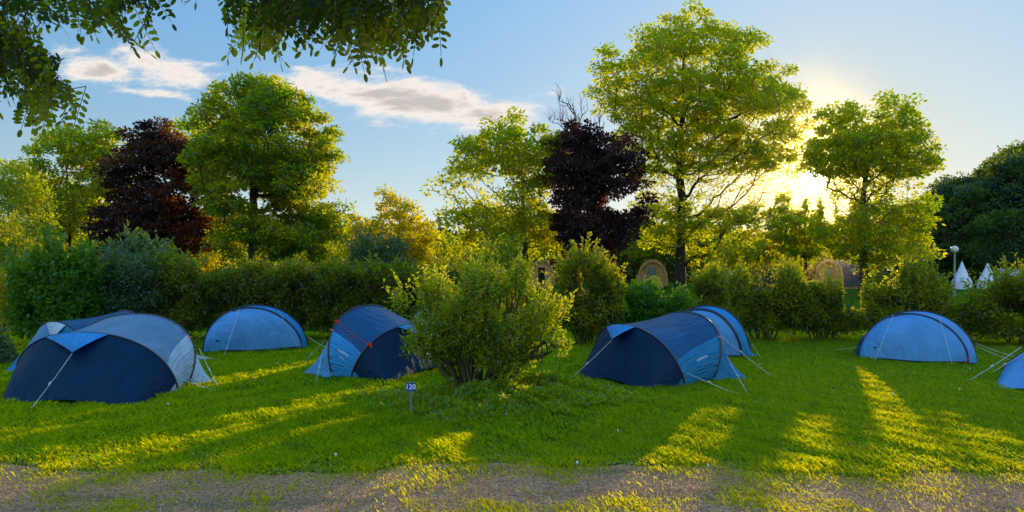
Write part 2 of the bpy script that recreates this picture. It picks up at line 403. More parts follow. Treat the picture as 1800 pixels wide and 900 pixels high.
# ------------------------------------------------------------------ camera, sun, world
cam = bpy.data.cameras.new('camera'); co = bpy.data.objects.new('camera', cam); COL.objects.link(co)
cam.sensor_width = 36; cam.lens = 36 * F / 1800; cam.shift_y = (HY - 450) / 1800
co.location = (0, 0, CH); co.rotation_euler = (R(90), 0, 0); cam.clip_end = 5000; cam.clip_start = .05
S.camera = co
sl = bpy.data.lights.new('sun', 'SUN'); so = bpy.data.objects.new('sun', sl); COL.objects.link(so)
sl.energy = 5.0; sl.angle = R(.55); sl.color = (1.0, .78, .36)
so.rotation_euler = Vector(LAMP).to_track_quat('Z', 'Y').to_euler()

w = bpy.data.worlds.new('World'); S.world = w; w.use_nodes = True; nt = w.node_tree; nt.nodes.clear()
wo = nt.nodes.new('ShaderNodeOutputWorld'); bg = nt.nodes.new('ShaderNodeBackground'); L(nt, bg.outputs[0], wo.inputs[0])
sky = nt.nodes.new('ShaderNodeTexSky'); sky.sky_type = 'NISHITA'; sky.sun_disc = False
sky.sun_elevation = math.asin(LAMP[2]); sky.sun_rotation = math.atan2(SUN[0], SUN[1])
sky.air_density = 1.0; sky.dust_density = .6; sky.ozone_density = 2.0
geo = nt.nodes.new('ShaderNodeTexCoord'); sep = nt.nodes.new('ShaderNodeSeparateXYZ'); L(nt, geo.outputs['Generated'], sep.inputs[0])
dx, dy, dz = sep.outputs
yy = M(nt, 'MAXIMUM', dy, .05); U = M(nt, 'DIVIDE', dx, yy); Wz = M(nt, 'DIVIDE', dz, yy)
front = M(nt, 'GREATER_THAN', dy, .05)
dot = nt.nodes.new('ShaderNodeVectorMath'); dot.operation = 'DOT_PRODUCT'; L(nt, geo.outputs['Generated'], dot.inputs[0]); dot.inputs[1].default_value = tuple(SUN)
ang = M(nt, 'ARCCOSINE', M(nt, 'MINIMUM', dot.outputs['Value'], 1.0))      # angle from the sun, radians
def expf(k, a): return M(nt, 'EXPONENT', M(nt, 'MULTIPLY', ang, -k)) if a is None else M(nt, 'MULTIPLY', M(nt, 'EXPONENT', M(nt, 'MULTIPLY', ang, -k)), a)
def colmul(fac, c):
    v = nt.nodes.new('ShaderNodeVectorMath'); v.operation = 'SCALE'; v.inputs[0].default_value = c; L(nt, fac, v.inputs['Scale']); return v.outputs[0]
def vadd(a, b):
    v = nt.nodes.new('ShaderNodeVectorMath'); v.operation = 'ADD'; L(nt, a, v.inputs[0]); L(nt, b, v.inputs[1]); return v.outputs[0]
SKY_T = (1.15, 1.75, 2.25)
tintn = nt.nodes.new('ShaderNodeVectorMath'); tintn.operation = 'MULTIPLY'; L(nt, sky.outputs[0], tintn.inputs[0]); tintn.inputs[1].default_value = SKY_T
# compress the aureole of the physical sky: c / (1 + k c)
den = nt.nodes.new('ShaderNodeVectorMath'); den.operation = 'MULTIPLY_ADD'; L(nt, tintn.outputs[0], den.inputs[0]); den.inputs[1].default_value = (.19, .165, .15); den.inputs[2].default_value = (1, 1, 1)
cmpn = nt.nodes.new('ShaderNodeVectorMath'); cmpn.operation = 'DIVIDE'; L(nt, tintn.outputs[0], cmpn.inputs[0]); L(nt, den.outputs[0], cmpn.inputs[1])
cur = cmpn.outputs[0]
wf = nt.nodes.new('ShaderNodeVectorMath'); wf.operation = 'SUBTRACT'; wf.inputs[0].default_value = (1, 1, 1); L(nt, colmul(expf(7.5, 1.0), (.12, .38, .85)), wf.inputs[1])
wm = nt.nodes.new('ShaderNodeVectorMath'); wm.operation = 'MULTIPLY'; L(nt, cur, wm.inputs[0]); L(nt, wf.outputs[0], wm.inputs[1]); cur = wm.outputs[0]
SK = .15
cur = vadd(cur, colmul(M(nt, 'MULTIPLY', M(nt, 'MAXIMUM', dz, 0.0), 1.0), (0, 1.5, 4.6)))
cur = vadd(cur, colmul(expf(2.6, 1.0), (.5, .5, .4)))
cur = vadd(cur, colmul(expf(9, 1.0), (.6, .4, .1)))
cur = vadd(cur, colmul(expf(30, 1.0), (3.5, 2.0, .4)))
# extra fill light added behind and above the viewer to brighten the shade
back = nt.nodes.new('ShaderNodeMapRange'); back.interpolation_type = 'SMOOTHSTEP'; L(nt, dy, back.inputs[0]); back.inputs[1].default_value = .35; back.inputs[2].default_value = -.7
back_fill = M(nt, 'MULTIPLY', back.outputs[0], M(nt, 'MULTIPLY_ADD', M(nt, 'MULTIPLY', M(nt, 'MAXIMUM', dz, 0.0), 1.6, clamp=True), .85, .15))
cur = vadd(cur, colmul(back_fill, (3.7, 4.1, 4.7)))
# warm pale band low in the sky
cur = vadd(cur, colmul(M(nt, 'EXPONENT', M(nt, 'MULTIPLY', M(nt, 'ABSOLUTE', dz), -9.0)), (3.0, 2.5, 1.5)))
disc = M(nt, 'LESS_THAN', ang, R(.9))
cur = vadd(cur, colmul(disc, (120, 100, 66)))
# clouds
cmb = nt.nodes.new('ShaderNodeCombineXYZ'); L(nt, U, cmb.inputs[0]); L(nt, Wz, cmb.inputs[1])
mp = nt.nodes.new('ShaderNodeMapping'); mp.inputs['Scale'].default_value = (9, 26, 1); mp.inputs['Rotation'].default_value = (0, 0, R(9)); L(nt, cmb.outputs[0], mp.inputs[0])
cn = N(nt, 'ShaderNodeTexNoise', i_Scale=1.0, i_Detail=12.0, i_Roughness=.68, i_Distortion=.35); L(nt, mp.outputs[0], cn.inputs[0])
tot = None
for (cx, cy, rx, ry, rot, amp) in [(735, 180, 190, 40, 9, 1.15), (600, 152, 120, 28, 8, 1.0), (860, 200, 90, 28, 4, 1.0), (160, 122, 80, 28, 14, .95), (290, 118, 75, 26, 10, .95), (240, 162, 90, 9, 4, .6), (350, 110, 60, 10, 2, .5), (525, 120, 30, 10, 0, .7)]:
    ux = M(nt, 'SUBTRACT', U, (cx - 900) / F); uz = M(nt, 'SUBTRACT', Wz, (HY - cy) / F)
    c, s = math.cos(R(-rot)), math.sin(R(-rot))
    a = M(nt, 'ADD', M(nt, 'MULTIPLY', ux, c / (rx / F)), M(nt, 'MULTIPLY', uz, s / (rx / F)))
    b = M(nt, 'ADD', M(nt, 'MULTIPLY', ux, -s / (ry / F)), M(nt, 'MULTIPLY', uz, c / (ry / F)))
    r2 = M(nt, 'ADD', M(nt, 'MULTIPLY', a, a), M(nt, 'MULTIPLY', b, b))
    e = M(nt, 'MULTIPLY', M(nt, 'EXPONENT', M(nt, 'MULTIPLY', r2, -.9)), amp)
    tot = e if tot is None else M(nt, 'MAXIMUM', tot, e)
dens = M(nt, 'ADD', tot, M(nt, 'MULTIPLY', M(nt, 'SUBTRACT', cn.outputs[0], .5), 2.9))
cov = nt.nodes.new('ShaderNodeMapRange'); cov.interpolation_type = 'SMOOTHSTEP'; L(nt, dens, cov.inputs[0]); cov.inputs[1].default_value = .22; cov.inputs[2].default_value = .85
covf = M(nt, 'MULTIPLY', M(nt, 'MULTIPLY', cov.outputs[0], front), M(nt, 'GREATER_THAN', tot, .02))
core = nt.nodes.new('ShaderNodeMapRange'); core.interpolation_type = 'SMOOTHSTEP'; L(nt, dens, core.inputs[0]); core.inputs[1].default_value = .8; core.inputs[2].default_value = 1.3
cc = nt.nodes.new('ShaderNodeMix'); cc.data_type = 'RGBA'; L(nt, core.outputs[0], cc.inputs['Factor'])
cc.inputs[6].default_value = (1.0 / SK, .90 / SK, .80 / SK, 1); cc.inputs[7].default_value = (.62 / SK, .55 / SK, .50 / SK, 1)
mxc = nt.nodes.new('ShaderNodeMix'); mxc.data_type = 'RGBA'; L(nt, M(nt, 'MULTIPLY', covf, .9), mxc.inputs['Factor']); L(nt, cur, mxc.inputs[6]); L(nt, cc.outputs[2], mxc.inputs[7])
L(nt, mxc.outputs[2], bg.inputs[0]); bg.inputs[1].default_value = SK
w.cycles.sampling_method = 'MANUAL'; w.cycles.sample_map_resolution = 1024

S.render.engine = 'CYCLES'; S.view_settings.view_transform = 'Standard'; S.view_settings.look = 'None'; S.view_settings.exposure = 0
cy = S.cycles; cy.max_bounces = 6; cy.diffuse_bounces = 2; cy.glossy_bounces = 2; cy.transmission_bounces = 4; cy.transparent_max_bounces = 4
cy.use_denoising = True; cy.sample_clamp_indirect = 6; cy.caustics_reflective = False; cy.caustics_refractive = False

# ------------------------------------------------------------------ ground
def ground_mats():
    m, nt, out = new_mat('lawn_turf')
    tc = N(nt, 'ShaderNodeTexCoord').outputs['Object']
    a = N(nt, 'ShaderNodeTexNoise', i_Scale=.45, i_Detail=5.0, i_Roughness=.6); L(nt, tc, a.inputs[0])
    b = N(nt, 'ShaderNodeTexNoise', i_Scale=22.0, i_Detail=6.0, i_Roughness=.7); L(nt, tc, b.inputs[0])
    c1 = ramp(nt, b.outputs[0], [(.3, (.018, .07, .004)), (.7, (.05, .16, .006))])
    c2 = ramp(nt, b.outputs[0], [(.3, (.03, .035, .01)), (.7, (.12, .13, .03))])
    f = ramp(nt, a.outputs[0], [(.50, (0, 0, 0)), (.72, (.75, .75, .75))])
    mx = N(nt, 'ShaderNodeMix', data_type='RGBA'); L(nt, f, mx.inputs['Factor']); L(nt, c1, mx.inputs[6]); L(nt, c2, mx.inputs[7])
    p = N(nt, 'ShaderNodeBsdfDiffuse'); L(nt, mx.outputs[2], p.inputs[0])
    bp = N(nt, 'ShaderNodeBump', i_Strength=.8, i_Distance=.04); L(nt, b.outputs[0], bp.inputs['Height']); L(nt, bp.outputs[0], p.inputs['Normal'])
    L(nt, p.outputs[0], out.inputs[0]); MT['lawn'] = m
    m, nt, out = new_mat('dirt_track')
    tc = N(nt, 'ShaderNodeTexCoord').outputs['Object']
    mpp = N(nt, 'ShaderNodeMapping'); mpp.inputs['Scale'].default_value = (.45, 2.4, 1); L(nt, tc, mpp.inputs[0])
    a = N(nt, 'ShaderNodeTexNoise', i_Scale=1.2, i_Detail=7.0, i_Roughness=.7); L(nt, mpp.outputs[0], a.inputs[0])
    b = N(nt, 'ShaderNodeTexNoise', i_Scale=45.0, i_Detail=8.0, i_Roughness=.75); L(nt, tc, b.inputs[0])
    v = N(nt, 'ShaderNodeTexVoronoi', i_Scale=60.0); L(nt, tc, v.inputs[0])
    c1 = ramp(nt, b.outputs[0], [(.36, (.12, .055, .025)), (.48, (.58, .28, .14)), (.66, (.90, .55, .30))])
    c2 = ramp(nt, b.outputs[0], [(.3, (.10, .075, .035)), (.7, (.32, .26, .13))])
    f = ramp(nt, a.outputs[0], [(.52, (0, 0, 0)), (.66, (.8, .8, .8))])
    mx = N(nt, 'ShaderNodeMix', data_type='RGBA'); L(nt, f, mx.inputs['Factor']); L(nt, c1, mx.inputs[6]); L(nt, c2, mx.inputs[7])
    p = N(nt, 'ShaderNodeBsdfDiffuse'); L(nt, mx.outputs[2], p.inputs[0])
    h = M(nt, 'ADD', b.outputs[0], M(nt, 'MULTIPLY', v.outputs[0], .8))
    bp = N(nt, 'ShaderNodeBump', i_Strength=.6, i_Distance=.05); L(nt, h, bp.inputs['Height']); L(nt, bp.outputs[0], p.inputs['Normal'])
    L(nt, p.outputs[0], out.inputs[0]); MT['dirt'] = m
ground_mats()
# one sheet to the horizon
nx = 40
o = mesh_from('ground', [(-2500, -300, 0), (2500, -300, 0), (2500, 3500, 0), (-2500, 3500, 0)], quads=[[0, 1, 2, 3]], mat=MT['lawn'])
tag(o, kind='structure')
# worn track across the foreground with ragged edges
rng = np.random.default_rng(5)
def edge_noise(x, s, ph):
    return sum(math.sin(x * f * s + ph * f) * a for f, a in ((.5, .12), (1.3, .08), (3.1, .05), (7.7, .03), (17, .02)))
xs = np.linspace(-9, 9, 260)
def track_far(x): return 5.50 - .30 * min(1, max(0, (x + 1) / 5)) + .13 * max(0, (-x - 1.2)) * .4 + edge_noise(x, 1, 1.0) * 1.3
def track_near(x): return 3.2 + edge_noise(x, 1, 4.0)
Vd = []; Fd = []
for i, x in enumerate(xs):
    Vd += [(x, track_near(x), .004), (x, (track_near(x) + track_far(x)) / 2, .007), (x, track_far(x), .004)]
    if i: Fd += [(3 * i - 3, 3 * i, 3 * i + 1, 3 * i - 2), (3 * i - 2, 3 * i + 1, 3 * i + 2, 3 * i - 1)]
tag(mesh_from('dirt_path', Vd, Fs=Fd, mat=MT['dirt']), kind='structure')

# ------------------------------------------------------------------ grass
def grass():
    rng = np.random.default_rng(11)
    m = leaf_mat('grass_blades', [(.012, .11, .003), (.030, .19, .005), (.11, .22, .010)], [(.22, .46, .004), (1.0, .82, .002)], .76, .01)
    n = 560000
    Y = 4.2 * np.power(17.5 / 4.2, rng.uniform(0, 1, n) ** .92); X = rng.uniform(-1, 1, n) * (Y * .80 + .6)
    far = np.array([track_far(x) for x in np.linspace(-9, 9, 400)])
    tf = np.interp(X, np.linspace(-9, 9, 400), far)
    # clumpy thinning over the track
    q = np.sin(X * 2.1 + np.sin(Y * 3.1) * 1.3) * np.cos(Y * 4.3 + X * .7) + .6 * np.sin(X * 5.3 + Y * 2.2)
    wpat = np.clip((.35 + q) * .8, 0, 1) * np.where(X > .8, .45, .2) + .05
    wpat = np.where((Y < 4.75) & (q > -.2), wpat + .35, wpat)
    edge = np.clip((Y - tf + .58 + .25 * np.sin(X * 3.7 + 1) * np.sin(X * 1.3)) / .95, 0, 1) ** 1.2
    keep = rng.uniform(0, 1, n) < np.where(Y > tf + .75, 1, np.maximum(wpat * .9, edge))
    # worn patches inside the lawn
    worn = (np.sin(X * .9 + 1.2) * np.sin(Y * 1.1 + .4) + .5 * np.sin(X * 2.3 - Y * 1.7)) > 1.05
    keep &= ~(worn & (rng.uniform(0, 1, n) < .6))
    X, Y, q, tf = X[keep], Y[keep], q[keep], tf[keep]; n = len(X)
    s = np.clip(Y / 6, .8, 2.4)
    clumpy = .8 + .16 * np.sin(X * 7.3 + 2 * np.sin(Y * 3.1)) + .16 * np.sin(Y * 6.1 - X * 5.2 + 1.5 * np.sin(X * 2.7)) + .12 * np.sin(X * 13 + Y * 9)
    h = rng.uniform(.025, .068, n) * (1 + .15 * (s - 1)) * clumpy * np.where(Y < tf, .7, 1); wd = .0033 * s * rng.uniform(.7, 1.5, n)
    a = rng.normal(0, .5, n) - math.atan(SX); lean = rng.uniform(.2, 1.3, n) * h; la = rng.uniform(0, 2 * math.pi, n)
    b = np.stack([X, Y, np.zeros(n)], 1); sd = np.stack([np.cos(a) * wd, np.sin(a) * wd, np.zeros(n)], 1)
    mid = b + np.stack([np.cos(la) * lean * .35, np.sin(la) * lean * .35, h * .6], 1)
    tip = b + np.stack([np.cos(la) * lean, np.sin(la) * lean, h], 1)
    V = np.stack([b - sd, b + sd, mid + sd * 1.1, tip], 1).reshape(-1, 3)
    low = np.sin(X * .6 + 2) * np.sin(Y * .5) * .12
    tint = np.clip(rng.normal(.60, .24, n) + low + np.where(Y < tf + .2, .3, 0), 0, 1)
    tag(mesh_from('grass', V, quads=np.arange(4 * n).reshape(-1, 4), mat=m, tint=tint), 'short green lawn grass with yellow sunlit streaks around the tents', 'grass', kind='stuff')
    # litter on the track
    k = 42000
    Y = rng.uniform(4.1, 6.3, k); X = rng.uniform(-1, 1, k) * (Y * .8 + .5)
    tf = np.interp(X, np.linspace(-9, 9, 400), far); ok = (Y < tf + .12) | (rng.uniform(0, 1, k) < np.clip(.9 - (Y - tf) * 1.3, .04, 1)); X, Y = X[ok], Y[ok]; k = len(X)
    pos = np.stack([X, Y, rng.uniform(.006, .02, k)], 1); d = rand_dirs(rng, k); d[:, 2] *= .2
    V, Q = leaf_quads(rng, pos, .035, .006, dirs=d, up=1.5)
    lm = leaf_mat('dry_litter', [(.16, .07, .03), (.60, .35, .17), (.90, .64, .38)], [(.5, .3, .1), (.9, .65, .3)], .3)
    tag(mesh_from('leaf_litter', V, quads=Q, mat=lm, tint=rng.uniform(0, 1, k)), 'dry brown leaf litter and straw strewn over the bare track', 'leaf litter', kind='stuff')
    # daisies
    k = 16
    Y = rng.uniform(5.3, 12, k); X = rng.uniform(-1, 1, k) * Y * .72
    mb = MB()
    for x, y in zip(X, Y):
        r = rng.uniform(.006, .013)
        mb.lathe((x, y, .05), [(.001, -.02), (r, .0), (r * .9, .006), (r * .3, .01)], 7)
    tag(mb.build('daisy_flowers', MT['white']), 'tiny white daisies scattered through the lawn', 'flowers', kind='stuff')
grass()

# ------------------------------------------------------------------ tents
def hoop(Fn, T, Ff, p=.88, tuck=.0, n=41):
    th = np.linspace(0, math.pi, n); C = (Fn + Ff) / 2
    c = np.cos(th); s = np.clip(np.sin(th), 0, 1); cp = np.sign(c) * np.abs(c) ** p; sp = s ** p
    k = 1 - tuck * (1 - sp) ** 2
    return C + (cp * k)[:, None] * (Fn - C) + sp[:, None] * (T - C)
def loft(c0, c1, m, fn=None):
    t = np.linspace(0, 1, m)[:, None, None]; S_ = c0[None] * (1 - t) + c1[None] * t
    if fn: S_ = fn(S_, t)
    return S_
def sheet(name, Sx, mat, root, org, fl=False, label=None):
    m, n = Sx.shape[:2]; V = Sx.reshape(-1, 3) - org
    i, j = np.meshgrid(np.arange(m - 1), np.arange(n - 1), indexing='ij'); a = (i * n + j).ravel()
    Q = np.stack([a, a + 1, a + n + 1, a + n], 1)
    u, v = np.meshgrid(np.linspace(0, 1, m), np.linspace(0, 1, n), indexing='ij')
    o = mesh_from(name, V, quads=Q, mat=mat, parent=root, smooth=True, uv=np.stack([u.ravel(), v.ravel()], 1))
    return o
def sub_curve(c, a, b, n):
    """resample curve c (k,3) between parameters a..b in 0..1"""
    t = np.linspace(a, b, n) * (len(c) - 1); i = np.clip(t.astype(int), 0, len(c) - 2); f = (t - i)[:, None]
    return c[i] * (1 - f) + c[i + 1] * f
def ground_curve(pts, n, ks):
    """polyline through pts with the corners at parameters ks; slightly rounded"""
    t = np.linspace(0, 1, n); ks = np.asarray(ks); out = np.stack([np.interp(t, ks, np.array(pts)[:, a]) for a in range(3)], 1)
    for _ in range(2): out[1:-1] = (out[:-2] + 2 * out[1:-1] + out[2:]) / 4
    return out
def cordline(root, org, a, b, r=.004, slider=True, name='guy_line'):
    a, b = np.asarray(a, float), np.asarray(b, float); mb = MB(); t = np.linspace(0, 1, 7)[:, None]
    pts = a + (b - a) * t; pts[:, 2] -= np.sin(np.pi * t[:, 0]) * .012
    mb.tube(pts, r, 5)
    o = mb.build(name, MT['cord'], root, org)
    if slider:
        m2 = MB(); c = a + (b - a) * .55; d = (b - a) / np.linalg.norm(b - a) * .03
        m2.tube([c - d, c, c + d], [.006, .012, .006], 6); m2.build('slider', MT['cord'], o)
        o2 = o.children[0] if o.children else None
        for ch in [x for x in bpy.data.objects if x.parent == o]: ch.location = tuple(-np.asarray(org, float))
    d = (b - a); d[2] = 0; d /= np.linalg.norm(d) + 1e-6
    m3 = MB(); m3.tube([b + d * -.01 + [0, 0, .03], b + [0, 0, .0], b + d * -.05 + [0, 0, -.1]], .005, 5); m3.build('peg', MT['greybark'], root, org)
    return o
def text_mesh(s, size=1.0):
    cu = bpy.data.curves.new('t', 'FONT'); cu.body = s; cu.size = size; cu.align_x = 'CENTER'; cu.align_y = 'CENTER'; cu.resolution_u = 2; cu.offset = .015 * size
    ob = bpy.data.objects.new('t', cu); COL.objects.link(ob)
    dg = bpy.context.evaluated_depsgraph_get(); me = bpy.data.meshes.new_from_object(ob.evaluated_get(dg))
    V = np.array([v.co[:] for v in me.vertices]); Fs = [tuple(p.vertices) for p in me.polygons]
    bpy.data.objects.remove(ob); bpy.data.curves.remove(cu); bpy.data.meshes.remove(me)
    return V, Fs
def surf_at(Sx, u, v):
    m, n = Sx.shape[:2]; a = np.clip(u, 0, 1) * (m - 1); b = np.clip(v, 0, 1) * (n - 1)
    i = np.clip(a.astype(int), 0, m - 2); j = np.clip(b.astype(int), 0, n - 2); fa = (a - i)[:, None]; fb = (b - j)[:, None]
    p = (Sx[i, j] * (1 - fa) + Sx[i + 1, j] * fa) * (1 - fb) + (Sx[i, j + 1] * (1 - fa) + Sx[i + 1, j + 1] * fa) * fb
    du = Sx[i + 1, j] - Sx[i, j]; dv = Sx[i, j + 1] - Sx[i, j]; nr = np.cross(du, dv); nr /= np.linalg.norm(nr, axis=1, keepdims=True) + 1e-9
    return p, nr
CAMP = np.array([0, 0, CH])

def tunnel_tent(label, F1n, T1, F1f, F2n, T2, F2f, C1n, C1f, C2n, C2f, mats, logo=None, flip=1, thb=(.10, .19), hood=None, hood_tip=None,
                guys=(), hem=.07, group='blue pop-up tents', red=False, p1=.9, p2=.9, t1=0, t2=.12, logo_pos=(.55, .5)):
    front_m, roof_m, low_m, fan_m, hood_m = [MT[x] for x in mats]
    org = (F1n + F1f + F2n + F2f) / 4; org[2] = 0
    root = thing('tent', org, label, 'tent', group)
    n = 61
    H1 = hoop(F1n, T1, F1f, p1, t1, n); H2 = hoop(F2n, T2, F2f, p2, t2, n)
    # outer roof and lower side panels between the hoops
    m = 25
    us = np.linspace(0, 1, m)
    def row(u, a, b, k):
        A = sub_curve(H1, a, b, k); B = sub_curve(H2, a, b, k); Pp = A * (1 - u) + B * u
        th = np.linspace(a, b, k) * math.pi; sag = math.sin(math.pi * u)
        Pp[:, 2] -= sag * .035 * np.sin(th)
        C = (H1[0] + H1[-1] + H1[n // 2]) / 3 * (1 - u) + (H2[0] + H2[-1] + H2[n // 2]) / 3 * u
        d = Pp - C; d[:, 2] = 0
        Pp -= d * .035 * sag
        return Pp
    def bound(u): return thb[0] * (1 - u) + thb[1] * u + .012 * math.sin(math.pi * u)
    roof = np.array([row(u, bound(u), 1 - bound(u), 49) for u in us])
    # tension creases in the cloth
    uu, vv = np.meshgrid(us, np.linspace(0, 1, 49), indexing='ij')
    cr = (np.sin(vv * 75 + uu * 6) * .007 + np.sin(vv * 38 - uu * 9) * .008) * np.sin(np.pi * uu) * (.35 + .65 * np.abs(np.cos(vv * math.pi)))
    roof[:, :, 2] += cr * (np.minimum(1, np.minimum(vv, 1 - vv) * 12))
    sheet('roof_panel', roof, roof_m, root, org)
    lowN = np.array([row(u, 0, bound(u), 15) for u in us]); sheet('side_panel', lowN, low_m, root, org)
    lowF = np.array([row(u, 1 - bound(u), 1, 15) for u in us]); sheet('side_panel', lowF, low_m, root, org)
    # front panel : hoop to pegged corners, hem lifted between them
    G1 = ground_curve([F1n, C1n, (C1n + C1f) / 2 + [0, 0, hem], C1f, F1f], n, [0, .16, .5, .84, 1])
    G2 = ground_curve([F2n, C2n, (C2n + C2f) / 2, C2f, F2f], n, [0, .17, .5, .83, 1])
    def drape(c0, c1, a, b, k, bulge):
        A = sub_curve(c0, a, b, k); B = sub_curve(c1, a, b, k); t = np.linspace(0, 1, 22)[:, None, None]
        Sx = A[None] * (1 - t) + B[None] * t
        Sx[:, :, 2] += -bulge * np.sin(np.pi * t[:, :, 0]) * np.maximum(0.0, A[None, :, 2] - B[None, :, 2])
        return Sx
    cut = .045
    sheet('door_panel', drape(H1, G1, cut, 1 - cut, 57, -.03), front_m, root, org)
    sheet('corner_panel', drape(H1, G1, 0, cut, 6, 0), low_m, root, org)
    sheet('corner_panel', drape(H1, G1, 1 - cut, 1, 6, 0), low_m, root, org)
    fan = .30
    for a, b, fm in ((0, fan, fan_m), (fan, 1 - fan, front_m), (1 - fan, 1, fan_m)):
        sheet('rear_panel', drape(H2, G2, a, b, 31, .16), fm, root, org)
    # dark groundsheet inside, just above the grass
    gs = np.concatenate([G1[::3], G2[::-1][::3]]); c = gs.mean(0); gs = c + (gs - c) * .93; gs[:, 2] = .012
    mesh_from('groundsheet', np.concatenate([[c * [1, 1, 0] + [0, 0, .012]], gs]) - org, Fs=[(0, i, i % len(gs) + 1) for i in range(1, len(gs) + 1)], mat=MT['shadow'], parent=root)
    # hoops in their sleeves
    for H in (H1, H2):
        mb = MB(); Hc = H.copy(); C = (H[0] + H[-1]) / 2; Hc = C + (H - C) * 1.006; mb.tube(Hc[1:-1], .011, 7); ho = mb.build('hoop', MT['pole'], root, org, smooth=True)
        mb = MB(); dv = (T2 - T1) * (1 if H is H1 else -1); dv = dv / np.linalg.norm(dv) * .014; mb.tube((C + (H - C) * 1.008 + dv)[2:-2], .004, 5); mb.build('piping', MT['piping'], root, org)
    # clips
    for H, v in ((H2, .22), (H2, .78)):
        p = sub_curve(H, v, v, 1)[0]; mb = MB(); mb.tube([p + [-.03, 0, .02], p + [0, -.01, 0], p + [.03, 0, -.01]], [.008, .018, .008], 6); mb.build('clip', MT['orange'], root, org)
    # vent hood over the door
    if hood:
        a, b = hood; edge = sub_curve(H1, a, b, 15); tip = np.asarray(hood_tip, float); t = np.linspace(0, 1, 8)[:, None, None]
        Sx = edge[None] * (1 - t) + tip[None, None] * t; Sx = Sx + np.array([0, 0, .012]) ; Sx[:, :, 2] += np.sin(np.pi * t[:, :, 0]) * .015
        sheet('vent_hood', Sx, hood_m, root, org)
    # print on the side panel (u along the tent, v up the panel)
    if logo:
        for k, (s, sz, du, dv) in enumerate(logo):
            V, Fs = text_mesh(s); V2 = V[:, :2] * sz
            mid = lowN[m // 2]; Lu = np.linalg.norm(lowN[-1, 7] - lowN[0, 7]); Lv = np.linalg.norm(mid[-1] - mid[0])
            u = logo_pos[0] + du + flip * V2[:, 0] / Lu; v = logo_pos[1] + dv + V2[:, 1] / Lv
            p, nr = surf_at(lowN, u, v); sgn = np.sign(np.sum((CAMP - p) * nr, 1))[:, None]
            mesh_from('lettering', p + nr * sgn * .004 - org, Fs=Fs, mat=MT['white'], parent=root)
    if red:
        a = sub_curve(H2, .24, .24, 1)[0]; b = sub_curve(H1, .24, .24, 1)[0]
        t = np.linspace(0, 1, 40)[:, None]
        vv = np.linspace(.30, .30, 40); pts, nr = surf_at(roof, 1 - t[:, 0], .105 - .03 * np.sin(np.pi * t[:, 0])); sg = np.sign(np.sum((CAMP - pts) * nr, 1))[:, None]
        pts = pts + nr * sg * .012
        for k in range(0, 39, 4):
            mb = MB(); mb.tube(pts[k:k + 3], .006, 5); mb.build('red_cord', MT['red'], root, org)
        for q in (pts[0], pts[-1]):
            mb = MB(); mb.box(q, (.07, .03, .035), .5); mb.box(q + [.02, 0, -.04], (.03, .03, .07), .3); mb.build('strap', MT['red'], root, org)
    for (a, b) in guys: cordline(root, org, a, b)
    return root

gx = lambda c, a, b: c + np.array([a, b, 0.0])
# tent A, nearest on the left
F1n, F1f = G(313, 690), G(30, 676); wv = F1f - F1n
F2n = G(346, 675); F2f = F2n + wv * .95
tunnel_tent('large navy tent with slate grey roof and pale logo panel, nearest on the left',
            F1n, P(150, 585, 9.15), F1f, F2n, P(243, 552, 10.2), F2f, G(235, 713), G(-4, 709), G(381, 672), F2f + np.array([-.2, .35, 0]),
            ('navy', 'slate', 'pale', 'pale', 'blue'), logo=[('QUECHUA', .036, .0, .06), ('2 seconds', .022, -.02, -.06)], hood=(.42, .66), hood_tip=P(127, 621, 8.55),
            guys=[(P(127, 621, 8.55), G(52, 722)), (P(296, 658, 9.1), G(383, 688)), (P(350, 612, 9.9), G(385, 683))], hem=.06, thb=(.13, .24), group=None)
# tent B behind A
F1n, F1f = G(165, 650), G(66, 632)
tunnel_tent('dark blue tent mostly hidden behind the large slate roofed tent',
            F1n, P(98, 566, 10.9), F1f, np.array([-6.0, 11.6, 0]), P(222, 546, 11.9), np.array([-7.6, 13.0, 0]), np.array([-7.0, 10.72, 0]), G(4, 656), np.array([-5.3, 12.3, 0]), np.array([-6.9, 13.5, 0]),
            ('teal', 'navyroof', 'blue', 'pale', 'pale'), hood=(.4, .6), hood_tip=P(90, 600, 10.6), group=None)
# tent D left of the bush
F1n = G(617, 666); F2n = G(574, 664)
tunnel_tent('navy tent with a dashed red cord, partly behind the leafy bush',
            F1n, P(722, 571, 10.8), F1n + np.array([1.1, 2.0, 0]), F2n, P(645, 537, 11.1), F2n + np.array([1.05, 1.9, 0]), G(685, 673), G(792, 643), G(526, 656), F2n + np.array([.6, 2.3, 0]),
            ('navy', 'navyroof', 'blue', 'sky', 'blue'), logo=[('QUECHUA', .040, 0, .12), ('2 seconds', .024, .03, -.02)], flip=-1, hood=(.42, .62), hood_tip=P(760, 600, 10.4),
            guys=[(P(571, 598, 10.7), G(529, 640)), (P(567, 615, 10.5), G(556, 672)), (P(637, 630, 10.2), G(560, 615))], red=True, thb=(.15, .22), group=None)
# tent E right centre
F1n, F1f = G(1205, 680), G(1052, 641)
F2n = G(1262, 673); F2f = F2n + np.array([-.88, 2.16, 0])
tunnel_tent('navy tent with a mid blue logo panel and hooded door, right of the leafy bush',
            F1n, P(1100, 572, 10.3), F1f, F2n, P(1208, 549, 10.85), F2f, G(1135, 686), G(1012, 662), G(1322, 665), F2f + np.array([.6, .5, 0]),
            ('navy', 'navyroof', 'teal', 'teal', 'blue'), logo=[('QUECHUA', .042, .05, .12)], hood=(.44, .66), hood_tip=P(1075, 598, 9.75),
            guys=[(P(1075, 598, 9.75), G(996, 672)), (P(1183, 644, 9.6), G(1304, 696)), (P(1277, 625, 10.0), G(1316, 694)), (P(1238, 566, 10.6), G(1357, 662))], thb=(.13, .23), group=None)
